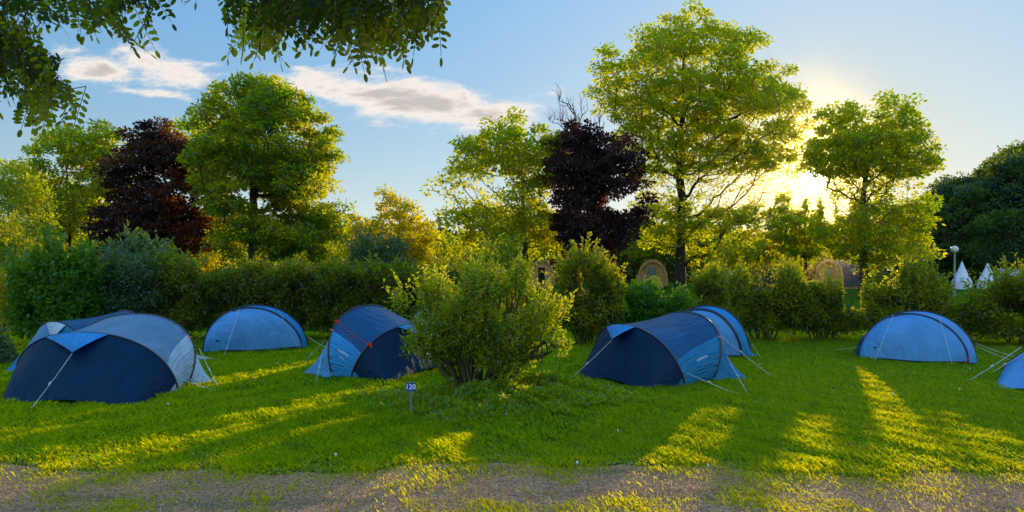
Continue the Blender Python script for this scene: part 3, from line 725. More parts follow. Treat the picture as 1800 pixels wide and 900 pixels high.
# tent H cut by the right edge of the view
T0 = G(1747, 683)
tunnel_tent('blue tent whose pegged corner just enters at the far side of the lawn',
            T0 + np.array([1.9, -.9, 0]), T0 + np.array([1.9, .3, .62]), T0 + np.array([1.1, 1.4, 0]), T0 + np.array([2.5, -.4, 0]), T0 + np.array([2.9, .6, .9]), T0 + np.array([1.6, 1.7, 0]),
            T0 + np.array([.75, -.75, 0]), T0, T0 + np.array([2.9, -.2, 0]), T0 + np.array([2.4, 2.0, 0]), ('sky', 'navyroof', 'sky', 'sky', 'blue'), group=None,
            guys=[(P(1795, 610, 10.2), G(1700, 671)), (P(1803, 618, 10.4), G(1737, 658))])

def dome_tent(label, FL, FR, T, mats, fwd=.38, back=1.5, band=(.30, .86), guys=(), p=.98, bandw=.028, group=None, line_px=(), flare=None):
    main_m, side_m = [MT[x] for x in mats]
    org = (FL + FR) / 2; org[2] = 0; root = thing('tent', org, label, 'tent', group)
    n = 61; H = hoop(FL, T, FR, p, 0, n)
    ax = FR - FL; ax = ax / np.linalg.norm(ax); nv = np.array([ax[1], -ax[0], 0]);
    if nv[1] > 0: nv = -nv      # towards the camera side
    th = np.linspace(0, math.pi, n)
    Gf = FL + (FR - FL) * ((1 - np.cos(th)) / 2)[:, None] + nv * (fwd * np.sin(th) ** .7)[:, None]
    Gf[:, 2] = .02 + .02 * np.sin(th * 2) ** 2
    if flare is not None: Gf[-6:] += (np.asarray(flare)[None] * (np.linspace(0, 1, 6) ** 1.5)[:, None])
    t = np.linspace(0, 1, 26)[:, None, None]
    Sx = H[None] * (1 - t) + Gf[None] * t
    hgt = np.maximum(0, H[None, :, 2:3])
    Sx = Sx + nv * (.20 * np.sin(np.pi * t ** .8) * hgt)
    Sx[:, :, 2] += (.10 * np.sin(np.pi * t) * hgt)[:, :, 0]
    uu, vv = np.meshgrid(np.linspace(0, 1, 26), np.linspace(0, 1, n), indexing='ij')
    Sx = Sx + nv * (np.sin(vv * 70 + uu * 14) * .004 * np.sin(np.pi * uu) * (vv > .72))[:, :, None]
    # zip line runs over the panel from the crest to the hem
    kb = 40; s = np.linspace(0, 1, kb)
    bv = band[0] + (band[1] - band[0]) * np.sin(s * math.pi / 2) ** .9; bu = .03 + .95 * s ** 1.7
    # split the panel into door and side along the zip (by column at each row)
    rows = np.linspace(0, 1, 26); cutv = np.interp(rows, bu, bv)
    A = np.array([surf_at(Sx, np.full(40, r), np.linspace(0, c, 40))[0] for r, c in zip(rows, cutv)])
    B = np.array([surf_at(Sx, np.full(26, r), np.linspace(c, 1, 26))[0] for r, c in zip(rows, cutv)])
    sheet('door_panel', A, main_m, root, org); sheet('side_panel', B, side_m, root, org)
    c, nr = surf_at(Sx, bu, bv); sg = np.sign(np.sum((CAMP - c) * nr, 1))[:, None]; c = c + nr * sg * .007
    d = np.gradient(c, axis=0); d /= np.linalg.norm(d, axis=1, keepdims=True); sd = np.cross(d, nr); wv = (bandw * (1.1 - .55 * s))[:, None]
    sheet('zip_band', np.stack([c - sd * wv, c + nr * sg * .004, c + sd * wv]), MT['pole'], root, org)
    # back half
    H0 = hoop(FL - nv * back * .55 + [0, 0, 0], (T - nv * back * .45) * [1, 1, .78], FR - nv * back * .55, p, 0, n)
    Gb = FL + (FR - FL) * ((1 - np.cos(th)) / 2)[:, None] - nv * (back * .55 + back * .5 * np.sin(th))[:, None]; Gb[:, 2] = .02
    sheet('roof_panel', loft(H, H0, 14), MT['navyroof'], root, org); sheet('rear_panel', loft(H0, Gb, 14), MT['navyroof'], root, org)
    mb = MB(); C = (FL + FR) / 2; mb.tube((C + (H - C) * 1.006)[1:-1], .014, 7); mb.build('hoop', MT['pole'], root, org, smooth=True)
    # small dark toggle and hem tape
    q = c[-3]; mb = MB(); mb.box(q - nr[-3] * 0, (.02, .02, .05)); mb.build('toggle', MT['red'], root, org)
    q, nr2 = surf_at(Sx, np.array([.72, .72]), np.array([.22, .25])); mb = MB(); mb.box(q.mean(0) + nv * .008, (.07, .012, .02)); mb.build('label_tag', MT['pole'], root, org)
    m_ = MB(); hem = surf_at(Sx, np.full(30, .985), np.linspace(.25, .8, 30))[0] + nv * .006; m_.tube(hem, .012, 5); m_.build('hem_tape', MT['pole'], root, org)
    for (a, b) in guys: cordline(root, org, a, b, slider=False)
    return root
dome_tent('bright blue zip band tent right of the slate roofed tent before the clipped hedge',
          G(358, 619), G(540, 611), P(448, 537, 13.6), ('sky', 'blue'), band=(.36, .83),
          guys=[(P(421, 543, 13.3), G(393, 628)), (P(490, 545, 13.2), G(527, 616)), (P(362, 585, 13.3), G(338, 601)), (P(541, 592, 13.6), G(586, 618))])
dome_tent('bright blue tent with black zip band standing alone on the open lawn before shrubs',
          G(1510, 630), G(1716, 639), P(1612, 547, 12.2), ('sky', 'skygrey'), band=(.34, .80),
          guys=[(P(1570, 553, 11.9), G(1536, 637)), (P(1651, 555, 11.7), G(1675, 643)), (P(1716, 608, 11.9), G(1795, 640)), (P(1716, 604, 12.1), G(1800, 632)), (P(1509, 610, 12.5), G(1455, 615))])
dome_tent('bright blue tent with black bands rising behind the navy hooded tent',
          G(1180, 622), G(1318, 628), P(1243, 538, 12.7), ('sky', 'blue'), band=(.30, .80), bandw=.035, flare=(.22, 0, 0),
          guys=[(P(1322, 605, 12.3), G(1339, 631))], p=.88)
dome_tent('pale blue tent glimpsed through the top of the leafy bush',
          G(725, 612), G(820, 612), P(756, 537, 13.6), ('pale', 'sky'))

# ------------------------------------------------------------------ pitch number sign
so_ = G(722, 730)
rt = thing('pitch_sign', so_, 'small blue number 120 plate on a grey stake in the lawn', 'sign')
mb = MB(); mb.box((0, 0, .11), (.022, .012, .34)); mb.build('post', plain_mat('grey_post', (.16, .18, .20), .7), rt)
sw, sh = .115, .085
pl = []
for (cx_, cz_, a0) in ((sw / 2 - .015, sh / 2 - .015, 0), (-sw / 2 + .015, sh / 2 - .015, 90), (-sw / 2 + .015, -sh / 2 + .015, 180), (sw / 2 - .015, -sh / 2 + .015, 270)):
    for k in range(5): a = R(a0 + k * 22.5); pl.append((cx_ + .015 * math.cos(a), cz_ + .015 * math.sin(a)))
zc = .315; nP = len(pl)
V = [(x, -.012, zc + z) for x, z in pl] + [(x, -.006, zc + z) for x, z in pl]
pm = mesh_from('plate', V, Fs=[tuple(range(nP)), tuple(range(2 * nP - 1, nP - 1, -1))] + [(i, i + nP, (i + 1) % nP + nP, (i + 1) % nP) for i in range(nP)], mat=plain_mat('blue_enamel', (.015, .055, .42), .35), parent=rt)
V, Fs = text_mesh('120', .078)
mesh_from('lettering', np.stack([V[:, 0], np.full(len(V), -.0145), zc + V[:, 1]], 1), Fs=Fs, mat=MT['white'], parent=rt)

# ------------------------------------------------------------------ trees
def sunmask(a, b):
    d = math.hypot(a - 1430, b - 320)
    if d < 17: return 0.0
    if d < 27: return .6
    return 1.0
make_tree('maple_tree', 'broad green tree with two dark trunks left of the purple tree', 140, 45,
          [(22, 300), (50, 245), (100, 220), (165, 222), (215, 255), (228, 330), (205, 395), (120, 425), (40, 400), (12, 350)], 178, 1.0, MT['green'], MT['bark'],
          clump=0.78, per=160, leaf=0.264, seed=21, trunks=2, rs=1.0, vt=-.6)
def copper_tint(p, t, rng):
    f = np.clip((p[:, 0] - (-21.5)) / 3.0, 0, 1) * np.clip((9 - p[:, 2]) / 4, 0, 1); return np.clip(t * .55 + f * .55, 0, 1)
make_tree('copper_beech', 'purple leaved tree with rusty orange lower leaves between two green trees', 292, 42,
          [(178, 350), (195, 290), (232, 232), (272, 205), (315, 222), (362, 262), (385, 340), (388, 420), (300, 462), (190, 432)], 195, .85, MT['copper'], MT['bark'],
          clump=0.66, per=203, leaf=0.232, seed=22, tint_fn=copper_tint, vt=-.7, band=False)
make_tree('beech_tree', 'bronze green tree showing its top behind the purple and big green trees', 338, 52,
          [(295, 240), (315, 205), (345, 192), (380, 215), (385, 330), (300, 330)], 51, 1.1, MT['green'], MT['bark'], clump=0.85, per=152, leaf=0.288, seed=23)
make_tree('maple_tree', 'tall dense green maple on a thick dark trunk, centre left', 442, 40,
          [(333, 215), (372, 165), (418, 142), (480, 132), (520, 158), (556, 182), (576, 218), (592, 275), (613, 335), (605, 410), (555, 445), (470, 452), (385, 440), (362, 380), (345, 320), (328, 262)], 430, .85, MT['green2'], MT['bark'], clump=0.74, per=186, leaf=0.232, seed=24, rs=1.25, vt=-.6, depth=.7, mask=lambda a, b: .08 if (402 < a < 484 and b > 345) else 1)
make_tree('ash_tree', 'small yellow green tree glowing between the two maples', 682, 48,
          [(612, 410), (632, 365), (680, 338), (722, 352), (755, 395), (772, 460), (610, 460)], 110, .9, MT['gold'], MT['twig'], clump=0.70, per=136, leaf=0.256, seed=25, trunks=2, vt=-.8)
make_tree('maple_tree', 'spreading green maple in the middle, behind the leafy bush', 925, 45,
          [(768, 335), (785, 298), (812, 242), (862, 222), (905, 184), (965, 192), (1002, 250), (985, 330), (1000, 425), (935, 462), (855, 446), (790, 385)], 212, .95, MT['green'], MT['bark'], clump=0.78, per=143, leaf=0.256, seed=26, rs=1.1, mask=lambda a, b: .5 if (b < 240 or (a < 860 and 240 < b < 300)) else 1)
make_tree('plum_tree', 'dark purple leaved tree beside the tallest tree', 1042, 44,
          [(962, 262), (985, 222), (1038, 208), (1100, 222), (1130, 280), (1138, 350), (1112, 430), (1050, 458), (985, 442), (968, 350)], 204, .8, MT['purple'], MT['bark'], clump=0.66, per=203, leaf=0.232, seed=27, vt=-.6, rough=.11, band=False)
make_tree('maple_tree', 'tallest green tree with a straight dark trunk left of the low sun', 1197, 50,
          [(1038, 120), (1058, 84), (1110, 92), (1135, 52), (1200, 8), (1245, 32), (1290, 40), (1322, 62), (1342, 108), (1402, 112), (1412, 160), (1424, 215), (1408, 262), (1404, 318), (1385, 400), (1310, 445), (1230, 455), (1160, 440), (1108, 425), (1118, 360), (1120, 300), (1085, 240), (1055, 190)], 470, 1.1, MT['green'], MT['bark'], clump=0.89, per=143, leaf=0.264, seed=28, rs=1.35, mask=sunmask, top=.9, vt=-.5)
make_tree('maple_tree', 'dark green and gold tree standing right of the low sun', 1518, 38,
          [(1412, 275), (1428, 225), (1462, 180), (1520, 205), (1558, 158), (1596, 168), (1622, 220), (1646, 262), (1640, 330), (1626, 375), (1632, 430), (1590, 488), (1530, 470), (1462, 452), (1425, 400), (1440, 350), (1432, 300)],
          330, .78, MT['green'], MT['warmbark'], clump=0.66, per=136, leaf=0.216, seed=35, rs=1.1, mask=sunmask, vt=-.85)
make_tree('ash_tree', 'slim young tree in the glare right under the low sun', 1416, 43,
          [(1340, 450), (1350, 392), (1382, 362), (1405, 346), (1432, 342), (1454, 368), (1452, 450)], 130, .72, MT['green'], MT['twig'], clump=.62, per=130, leaf=.22, seed=36, vt=-.9)
# dead tree
rng = np.random.default_rng(40)
Td = outline_targets(rng, [(955, 260), (965, 190), (990, 150), (1020, 148), (1045, 175), (1065, 200), (1060, 260)], 52, 46, .55)
bd = np.array([(1010 - 900) / F * 52, 52, 0]); Td = Td - bd
rt = thing('dead_tree', bd, 'leafless grey tree rising above the dark purple tree', 'tree')
zs = np.linspace(0, 12, 12); tp = np.stack([zs * .01, zs * 0, zs], 1)
X, par, rad = grow(rng, bd, tp, Td, r_tip=.022); i = np.arange(1, len(X)); V, Q = seg_tubes(X[par[i]], X[i], np.minimum(rad[par[i]], rad[i] * 1.6), rad[i])
mesh_from('trunk', V, quads=Q, mat=MT['greybark'], parent=rt)
A = X[rng.integers(12, len(X), 160)]; d = rng.normal(size=A.shape) * .35; d[:, 2] = np.abs(d[:, 2]) + .7
V, Q = seg_tubes(A, A + d * .9, np.full(len(A), .018), np.full(len(A), .006), 3); mesh_from('twig', V, quads=Q, mat=MT['greybark'], parent=rt)

# golden and green growth behind the hedges
MID = [
    ('willow_shrub', 'tall golden shrub filling the left edge behind the hedge', [(-60, 330), (20, 300), (60, 330), (95, 400), (110, 520), (-60, 520)], 24, 150, .34, 'yellow', .45, 90, .11, 18),
    ('golden_shrub', 'golden upright shrub at the far left lawn edge', [(-50, 420), (20, 395), (60, 450), (70, 560), (-50, 590)], 17.5, 110, .24, 'gold', .30, 80, .08, 16),
    ('elder_shrub', 'yellow green thicket beneath the twin trunk tree', [(90, 410), (150, 400), (230, 410), (250, 480), (90, 490)], 51, 130, 0.64, 'yellow', 0.75, 80, 0.193, 20),
    ('buddleia_shrub', 'blue green upright shrub before the purple tree', [(195, 470), (215, 420), (265, 398), (300, 420), (322, 480), (200, 500)], 21, 110, .26, 'blueleaf', .32, 80, .11, 30),
    ('golden_shrub', 'golden shrub between the purple tree and the tall dense maple', [(300, 480), (330, 450), (400, 440), (420, 480), (400, 510), (300, 515)], 50, 80, 0.62, 'gold', 0.67, 70, 0.195, 14),
    ('golden_shrub', 'golden thicket around the thick trunk of the dense maple', [(420, 480), (470, 425), (560, 410), (640, 420), (640, 485), (430, 490)], 50, 150, 0.64, 'yellow', 0.71, 70, 0.197, 20),
    ('elder_shrub', 'blue green rounded shrub below the small yellow tree', [(600, 470), (620, 425), (670, 405), (710, 430), (715, 485), (600, 490)], 26, 100, .30, 'blueleaf', .36, 75, .11, 12),
    ('golden_shrub', 'golden shrub with arching shoots left of the middle maple trunk', [(700, 480), (725, 440), (800, 420), (860, 440), (880, 490), (700, 500)], 53, 130, 0.71, 'yellow', 0.78, 70, 0.217, 20),
    ('elder_shrub', 'green tangle below the middle maple', [(820, 465), (860, 440), (905, 445), (925, 470), (925, 500), (820, 500)], 30, 110, .40, 'green2', .5, 70, .14, 14),
    ('golden_shrub', 'golden low shrub right of the tallest tree trunk', [(1215, 475), (1260, 448), (1330, 432), (1385, 425), (1415, 450), (1418, 490), (1215, 495)], 44, 150, .55, 'yellow', .6, 60, .2, 16),
]
for k, (nm, lb, poly, Y, n, md, mt, cl, per, lf, sh) in enumerate(MID):
    make_shrub(nm, lb, poly, Y, n, md, MT[mt], MT['twig'], clump=cl, per=per, leaf=lf, seed=60 + k, shoots=sh * 5, shoot_len=min(cl * 1.6, .8), depth=.42, rs=1.4, rough=.15, void=.9, vt=-.12)

# hedge row: separate shrubs
HED = [
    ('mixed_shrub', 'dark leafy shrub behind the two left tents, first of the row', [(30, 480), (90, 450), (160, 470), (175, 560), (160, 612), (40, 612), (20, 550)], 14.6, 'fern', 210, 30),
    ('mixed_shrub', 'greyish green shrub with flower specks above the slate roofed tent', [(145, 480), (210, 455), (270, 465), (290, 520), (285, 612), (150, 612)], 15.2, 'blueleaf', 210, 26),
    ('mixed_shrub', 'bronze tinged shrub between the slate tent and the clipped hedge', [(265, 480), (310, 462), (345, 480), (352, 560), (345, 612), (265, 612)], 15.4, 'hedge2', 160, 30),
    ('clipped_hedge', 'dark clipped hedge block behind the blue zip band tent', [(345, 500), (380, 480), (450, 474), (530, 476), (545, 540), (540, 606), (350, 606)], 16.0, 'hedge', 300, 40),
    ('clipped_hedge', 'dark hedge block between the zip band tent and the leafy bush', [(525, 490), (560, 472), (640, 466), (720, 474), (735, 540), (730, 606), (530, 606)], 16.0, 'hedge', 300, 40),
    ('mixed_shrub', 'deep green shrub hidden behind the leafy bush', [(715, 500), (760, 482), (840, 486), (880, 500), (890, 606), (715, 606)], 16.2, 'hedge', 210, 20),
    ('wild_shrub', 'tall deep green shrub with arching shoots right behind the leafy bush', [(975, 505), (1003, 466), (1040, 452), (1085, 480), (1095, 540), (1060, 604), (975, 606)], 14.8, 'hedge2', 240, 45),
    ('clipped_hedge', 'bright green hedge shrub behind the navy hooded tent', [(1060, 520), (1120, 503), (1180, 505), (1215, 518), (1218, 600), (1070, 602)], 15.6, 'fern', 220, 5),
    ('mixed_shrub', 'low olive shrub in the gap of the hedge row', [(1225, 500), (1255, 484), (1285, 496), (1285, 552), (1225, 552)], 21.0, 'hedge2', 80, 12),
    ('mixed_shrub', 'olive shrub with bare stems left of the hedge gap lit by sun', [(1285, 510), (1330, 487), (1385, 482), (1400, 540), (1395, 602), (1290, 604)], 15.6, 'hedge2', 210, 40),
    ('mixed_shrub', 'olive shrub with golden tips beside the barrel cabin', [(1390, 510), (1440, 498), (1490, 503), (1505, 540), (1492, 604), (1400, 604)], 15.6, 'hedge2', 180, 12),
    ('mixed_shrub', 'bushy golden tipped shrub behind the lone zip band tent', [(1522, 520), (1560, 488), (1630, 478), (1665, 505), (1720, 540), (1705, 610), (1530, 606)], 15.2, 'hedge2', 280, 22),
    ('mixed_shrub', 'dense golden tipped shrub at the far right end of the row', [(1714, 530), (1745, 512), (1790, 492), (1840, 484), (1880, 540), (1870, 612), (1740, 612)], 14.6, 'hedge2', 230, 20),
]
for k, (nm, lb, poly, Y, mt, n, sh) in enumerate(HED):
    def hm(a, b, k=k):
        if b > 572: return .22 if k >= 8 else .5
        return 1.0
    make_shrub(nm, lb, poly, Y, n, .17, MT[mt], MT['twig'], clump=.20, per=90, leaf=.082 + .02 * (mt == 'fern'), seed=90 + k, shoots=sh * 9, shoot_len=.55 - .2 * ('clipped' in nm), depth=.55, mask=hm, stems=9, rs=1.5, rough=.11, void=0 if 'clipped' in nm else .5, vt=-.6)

# the leafy bush in the middle
make_shrub('leafy_bush', 'bushy yellow green shrub with bare stems standing alone mid lawn', [(712, 565), (724, 528), (756, 500), (800, 486), (862, 483), (920, 494), (962, 520), (986, 562), (978, 605), (940, 635), (900, 660), (870, 672), (800, 665), (752, 640), (706, 608)],
           8.6, 380, .14, MT['bush'], MT['twig'], clump=.14, per=80, leaf=.050, seed=131, base_px=832, shoots=800, shoot_len=.33, depth=.62, stems=28, lw=.5, rs=2.2, rough=.15, void=.38, vt=-.3, foot=.16,
           mask=lambda a, b: (.25 if b > 630 else (1 if a > 770 else .5)))
def weeds(seed, cx, cy, w, h, n, mat, name, label, leaf=.07, tall=.22):
    rng = np.random.default_rng(seed); c = G(cx, cy)
    r = np.sqrt(rng.uniform(0, 1, n)); a = rng.uniform(0, 2 * math.pi, n); rg = 1 + .28 * np.sin(a * 3 + seed) + .2 * np.sin(a * 7 + 2 * seed) + .15 * np.sin(a * 13); r = r ** 1.5; X = r * np.cos(a) * w * rg; Y = r * np.sin(a) * h * rg
    hh = tall * (1.15 - r) * rng.uniform(.15, 1, n) * (1 + .5 * np.sin(X * 9) * np.sin(Y * 11))
    d = rand_dirs(rng, n); d[:, 2] = np.abs(d[:, 2]) * .6 + .1
    V, Q = leaf_quads(rng, np.stack([X, Y, hh], 1), leaf, leaf * .4, dirs=d)
    V += c
    return tag(mesh_from(name, V, quads=Q, mat=mat, tint=np.clip(rng.normal(.5, .25, n), 0, 1)), label, 'weeds', kind='stuff')
weeds(7, 860, 712, 1.35, .75, 17000, MT['weed'], 'weeds', 'low green weeds growing around the foot of the leafy bush')
weeds(8, 950, 690, .9, .7, 8000, MT['yellow'], 'weeds', 'yellow green weeds trailing right of the leafy bush')
weeds(9, -6, 640, .3, .3, 2500, MT['blueleaf'], 'weeds', 'grey green plant at the left edge of the lawn', tall=.6)

# ------------------------------------------------------------------ distant things
# distant woods as one mass
def woods(name, label, x0, x1, Y, zb, zt, n, leaf, mat, seed):
    rng = np.random.default_rng(seed); m = n // 60
    X = rng.uniform(x0, x1, m); top = zt * (.78 + .12 * np.sin(X * .09) + .10 * np.sin(X * .31 + 1))
    T = np.stack([X, Y + rng.uniform(-8, 8, m), zb + (top - zb) * rng.uniform(0, 1, m) ** .8], 1)
    d = rand_dirs(rng, m * 60) * rng.uniform(.3, 1, (m * 60, 1)); pos = np.repeat(T, 60, 0) + d * 2.6
    V, Q = leaf_quads(rng, pos, leaf, leaf * .7, dirs=d)
    tag(mesh_from(name, V, quads=Q, mat=mat, tint=np.clip(np.repeat(rng.normal(.5, .2, m), 60), 0, 1)), label, 'woods', kind='stuff')
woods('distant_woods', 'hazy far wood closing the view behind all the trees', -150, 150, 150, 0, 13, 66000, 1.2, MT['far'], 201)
woods('undergrowth', 'dark undergrowth behind the trees on the left', -70, 8, 92, 0, 8, 40000, .7, MT['hedge2'], 202)
woods('undergrowth', 'dark undergrowth between the cabins', 8, 46, 95, 0, 6, 30000, .7, MT['hedge2'], 203)

# conifers on the right: one built, the rest copied
rng = np.random.default_rng(77)
def conifer_mesh(h=14, r=3.0):
    n = 22000; z = rng.uniform(.03, .995, n) ** .9; rr = (1 - z) ** .9 * r * 1.45; lay = .55 + .45 * np.abs(np.sin(z * 26 + rng.normal(0, .1, n)))
    a = rng.uniform(0, 2 * math.pi, n); lobes = .8 + .2 * np.sin(a * 5 + np.floor(z * 14) * 1.7)
    rad = rr * lay * lobes * rng.uniform(.5, 1.12, n) + .02
    pos = np.stack([np.cos(a) * rad, np.sin(a) * rad, z * h - rad * .25 + .6], 1)
    d = np.stack([np.cos(a), np.sin(a), np.full(n, -.35)], 1) + rng.normal(size=(n, 3)) * .35
    V, Q = leaf_quads(rng, pos, .40, .17, dirs=d, up=1.0)
    return V, Q, np.clip(rng.normal(.5, .2, n) + .3 * (rad / (rr + .1) - .7), 0, 1)
V, Q, tn = conifer_mesh()
c0 = thing('conifer_tree', (0, 0, 0), 'dark conifer in the wood on the right', 'tree', 'dark conifers of the wood on the right')
mb = MB(); mb.tube([(0, 0, -.1), (0, 0, 6), (0, 0, 13)], [.28, .18, .04], 6); mb.build('trunk', MT['bark'], c0)
mesh_from('crown', V, quads=Q, mat=MT['conifer'], parent=c0, tint=tn)
spots = []
for k in range(16):
    f = k / 15; px = 1645 + f * 230 + rng.uniform(-8, 8); Y = 84 + (k % 3) * 7
    spots.append((px, Y, 352 - 72 * min(1, max(0, (px - 1640) / 170)) + rng.uniform(-10, 10)))
def copy_tree(src):
    o = src.copy(); COL.objects.link(o)
    for ch in [x for x in bpy.data.objects if x.parent == src]:
        c = ch.copy(); COL.objects.link(c); c.parent = o
    return o
for k, (px, Y, yt) in enumerate(spots):
    o = c0 if k == 0 else copy_tree(c0)
    z = CH + (HY - yt) / F * Y; q = z / 14.6
    o.location = ((px - 900) / F * Y, Y, 0); o.scale = (q * rng.uniform(.9, 1.25), q * 1.1, q); o.rotation_euler = (0, 0, rng.uniform(0, 6.28))
r0 = make_tree('broadleaf_tree', 'rounded dark green tree of the wood on the right', 1700, 74, [(1636, 410), (1650, 350), (1672, 318), (1705, 300), (1745, 312), (1768, 350), (1772, 415), (1735, 468), (1660, 468)], 170, 1.0, MT['wood'], MT['bark'],
               clump=1.0, per=120, leaf=.34, seed=51, vt=-.7, band=False, group='rounded dark trees of the wood on the right', depth=.8, rough=.09)
for k in range(13):
    row_ = k % 2; f = (k // 2) / 6
    px = 1652 + f * 215 + row_ * 18 + rng.uniform(-7, 7); Y = 71 + row_ * 8
    yt = (352 if row_ == 0 else 322) - 78 * min(1, max(0, (px - 1650) / 170)) + rng.uniform(-10, 14)
    o = r0 if k == 0 else copy_tree(r0)
    q = (CH + (HY - yt) / F * Y) / 12.4
    o.location = ((px - 900) / F * Y, Y, 0); o.scale = (q * rng.uniform(.85, 1.1), q, q * rng.uniform(.95, 1.05)); o.rotation_euler = (0, 0, rng.uniform(0, 6.28))
make_tree('pine_tree', 'round topped dark tree above the white pointed tents', 1770, 62, [(1698, 420), (1712, 395), (1750, 374), (1800, 370), (1860, 380), (1880, 440), (1800, 465), (1710, 450)], 150, 1.0, MT['conifer'], MT['bark'], clump=1.1, per=110, leaf=.3, seed=31)

# barrel cabins
wood = plain_mat('cedar_boards', (.86, .46, .17), .6, .3, 3); woodd = plain_mat('cedar_trim', (.66, .34, .12), .6, .2); shing = plain_mat('dark_roof_felt', (.045, .04, .05), .8, .3, 5)
glassm = plain_mat('window_glass', (.16, .20, .22), .15, .2, 2)
def arch(w, h, n=25, pw=1.0):
    th = np.linspace(0, math.pi, n); return np.stack([-np.cos(th) * w * (1 - .12 * (1 - np.sin(th)) * 0), h * np.sin(th) ** pw], 1)
def cabin(label, px, Y, wpx, top, rz, dep=5.5, pw=.75, door=False):
    base = np.array([(px - 900) / F * Y, Y, 0]); hw = wpx / 2 / F * Y; h = CH + (HY - top) / F * Y
    rt = thing('barrel_cabin', base, label, 'cabin'); rt.rotation_euler = (0, 0, rz)
    zb = .1; A = arch(hw, h - .25, pw=pw)
    n = len(A)
    def ring(s, y, dz=.25): return [(x * s, y, dz + z * s) for x, z in A]
    V = ring(.93, .12) ; mesh_from('front_wall', [(0, .12, .25)] + V, Fs=[tuple([0, i + 2, i + 1]) for i in range(n - 1)], mat=wood, parent=rt)
    mesh_from('rear_wall', [(0, dep - .1, .25)] + ring(.93, dep - .1), Fs=[tuple([0, i + 1, i + 2]) for i in range(n - 1)], mat=wood, parent=rt)
    V = ring(1, 0) + ring(1, dep) + ring(.93, dep) + ring(.93, 0)
    Fs = [(k * n + i, k * n + i + 1, ((k + 1) % 4) * n + i + 1, ((k + 1) % 4) * n + i) for k in range(4) for i in range(n - 1)]
    mesh_from('roof', V, Fs=Fs, mat=shing, parent=rt, smooth=False)
    V = ring(1.03, -.06) + ring(1.03, .06) + ring(.91, .06) + ring(.91, -.06)
    mesh_from('arch_trim', V, Fs=Fs, mat=woodd, parent=rt)
    # boards and window or door
    mb = MB()
    for i in range(-6, 7):
        x = i * hw * .86 / 6.5; zt = np.interp(x, A[:, 0] * .9, A[:, 1] * .9)
        mb.box((x, .105, .25 + zt / 2), (.015, .02, zt))
    mb.build('board_joint', woodd, rt)
    ww, wh = hw * .62, h * .30; zc = .25 + h * .50
    if door: ww, wh, zc = hw * .55, h * .55, .25 + h * .33
    wf = MB()
    for s_ in (-1, 1): wf.box((s_ * (ww / 2 + .04) - hw * .05, .07, zc), (.09, .08, wh + .17)); wf.box((-hw * .05, .07, zc + s_ * (wh / 2 + .04)), (ww, .08, .09))
    fr = wf.build('door' if door else 'window', woodd, rt)
    mb = MB(); mb.box((-hw * .05, .085, zc), (ww, .02, wh)); mb.build('glass_or_shade', MT['shadow'] if door else glassm, fr)  # window glass; in the open front a black panel painted as shade
    mb = MB(); mb.box((0, dep / 2, .12), (hw * 1.5, dep * .95, .24)); mb.build('base', woodd, rt)
cabin('wooden barrel cabin with a dark open front in gold light behind the leafy bush', 953, 62, 44, 455, R(-2), door=True)
cabin('wooden arched cabin with one square window left of the tallest trunk', 1147, 60, 52, 457, R(-11))
cabin('wooden barrel cabin with dark curved roof near the low sun', 1457, 58, 50, 457, R(-54), pw=.62, dep=4.0)

# teepees
wht = plain_mat('white_canvas', (.72, .74, .80), .7, .06)
def teepee(label, px, Y, wpx, top, grp='white pointed tents'):
    base = np.array([(px - 900) / F * Y, Y, 0]); r = wpx / 2 / F * Y; h = CH + (HY - top) / F * Y
    rt = thing('bell_tent', base, label, 'tent', grp); n = 16; V = []; 
    prof = [(1.05, 0), (1.0, .28), (.62, .52), (.30, .76), (.03, 1.0)]
    for (a, b) in prof:
        for j in range(n):
            t = 2 * math.pi * j / n; rr = r * a * (1 + (.03 if j % 2 else -.03)); V.append((rr * math.cos(t), rr * math.sin(t), h * b))
    Fs = [(i * n + j, i * n + (j + 1) % n, (i + 1) * n + (j + 1) % n, (i + 1) * n + j) for i in range(4) for j in range(n)]
    mesh_from('canvas', V, Fs=Fs, mat=wht, parent=rt)
    mb = MB(); mb.tube([(0, 0, h * .9), (0, 0, h * 1.06)], .03, 6); mb.build('pole', MT['bark'], rt)
teepee('white pointed tent beside the globe lamp post', 1691, 58, 30, 459)
teepee('white pointed tent between the lamp post tent and the low white marquee', 1736, 60, 30, 462)
# marquee
b = np.array([(1768 - 900) / F * 62, 62, 0]); rt = thing('marquee', b, 'low white marquee roof right of the pointed tents', 'tent')
V = [(-1.2, -1.5, 1.0), (1.6, -1.5, 1.0), (1.6, 1.5, 1.0), (-1.2, 1.5, 1.0), (-.8, 0, 1.75), (1.3, 0, 1.7)]
mesh_from('roof', V, Fs=[(0, 1, 5, 4), (1, 2, 5), (2, 3, 4, 5), (3, 0, 4)], mat=wht, parent=rt)
mesh_from('wall', [(-1.15, -1.4, 0), (1.55, -1.4, 0), (1.55, 1.4, 0), (-1.15, 1.4, 0), (-1.15, -1.4, .99), (1.55, -1.4, .99), (1.55, 1.4, .99), (-1.15, 1.4, .99)], Fs=[(0, 1, 5, 4), (1, 2, 6, 5), (2, 3, 7, 6), (3, 0, 4, 7)], mat=wht, parent=rt)
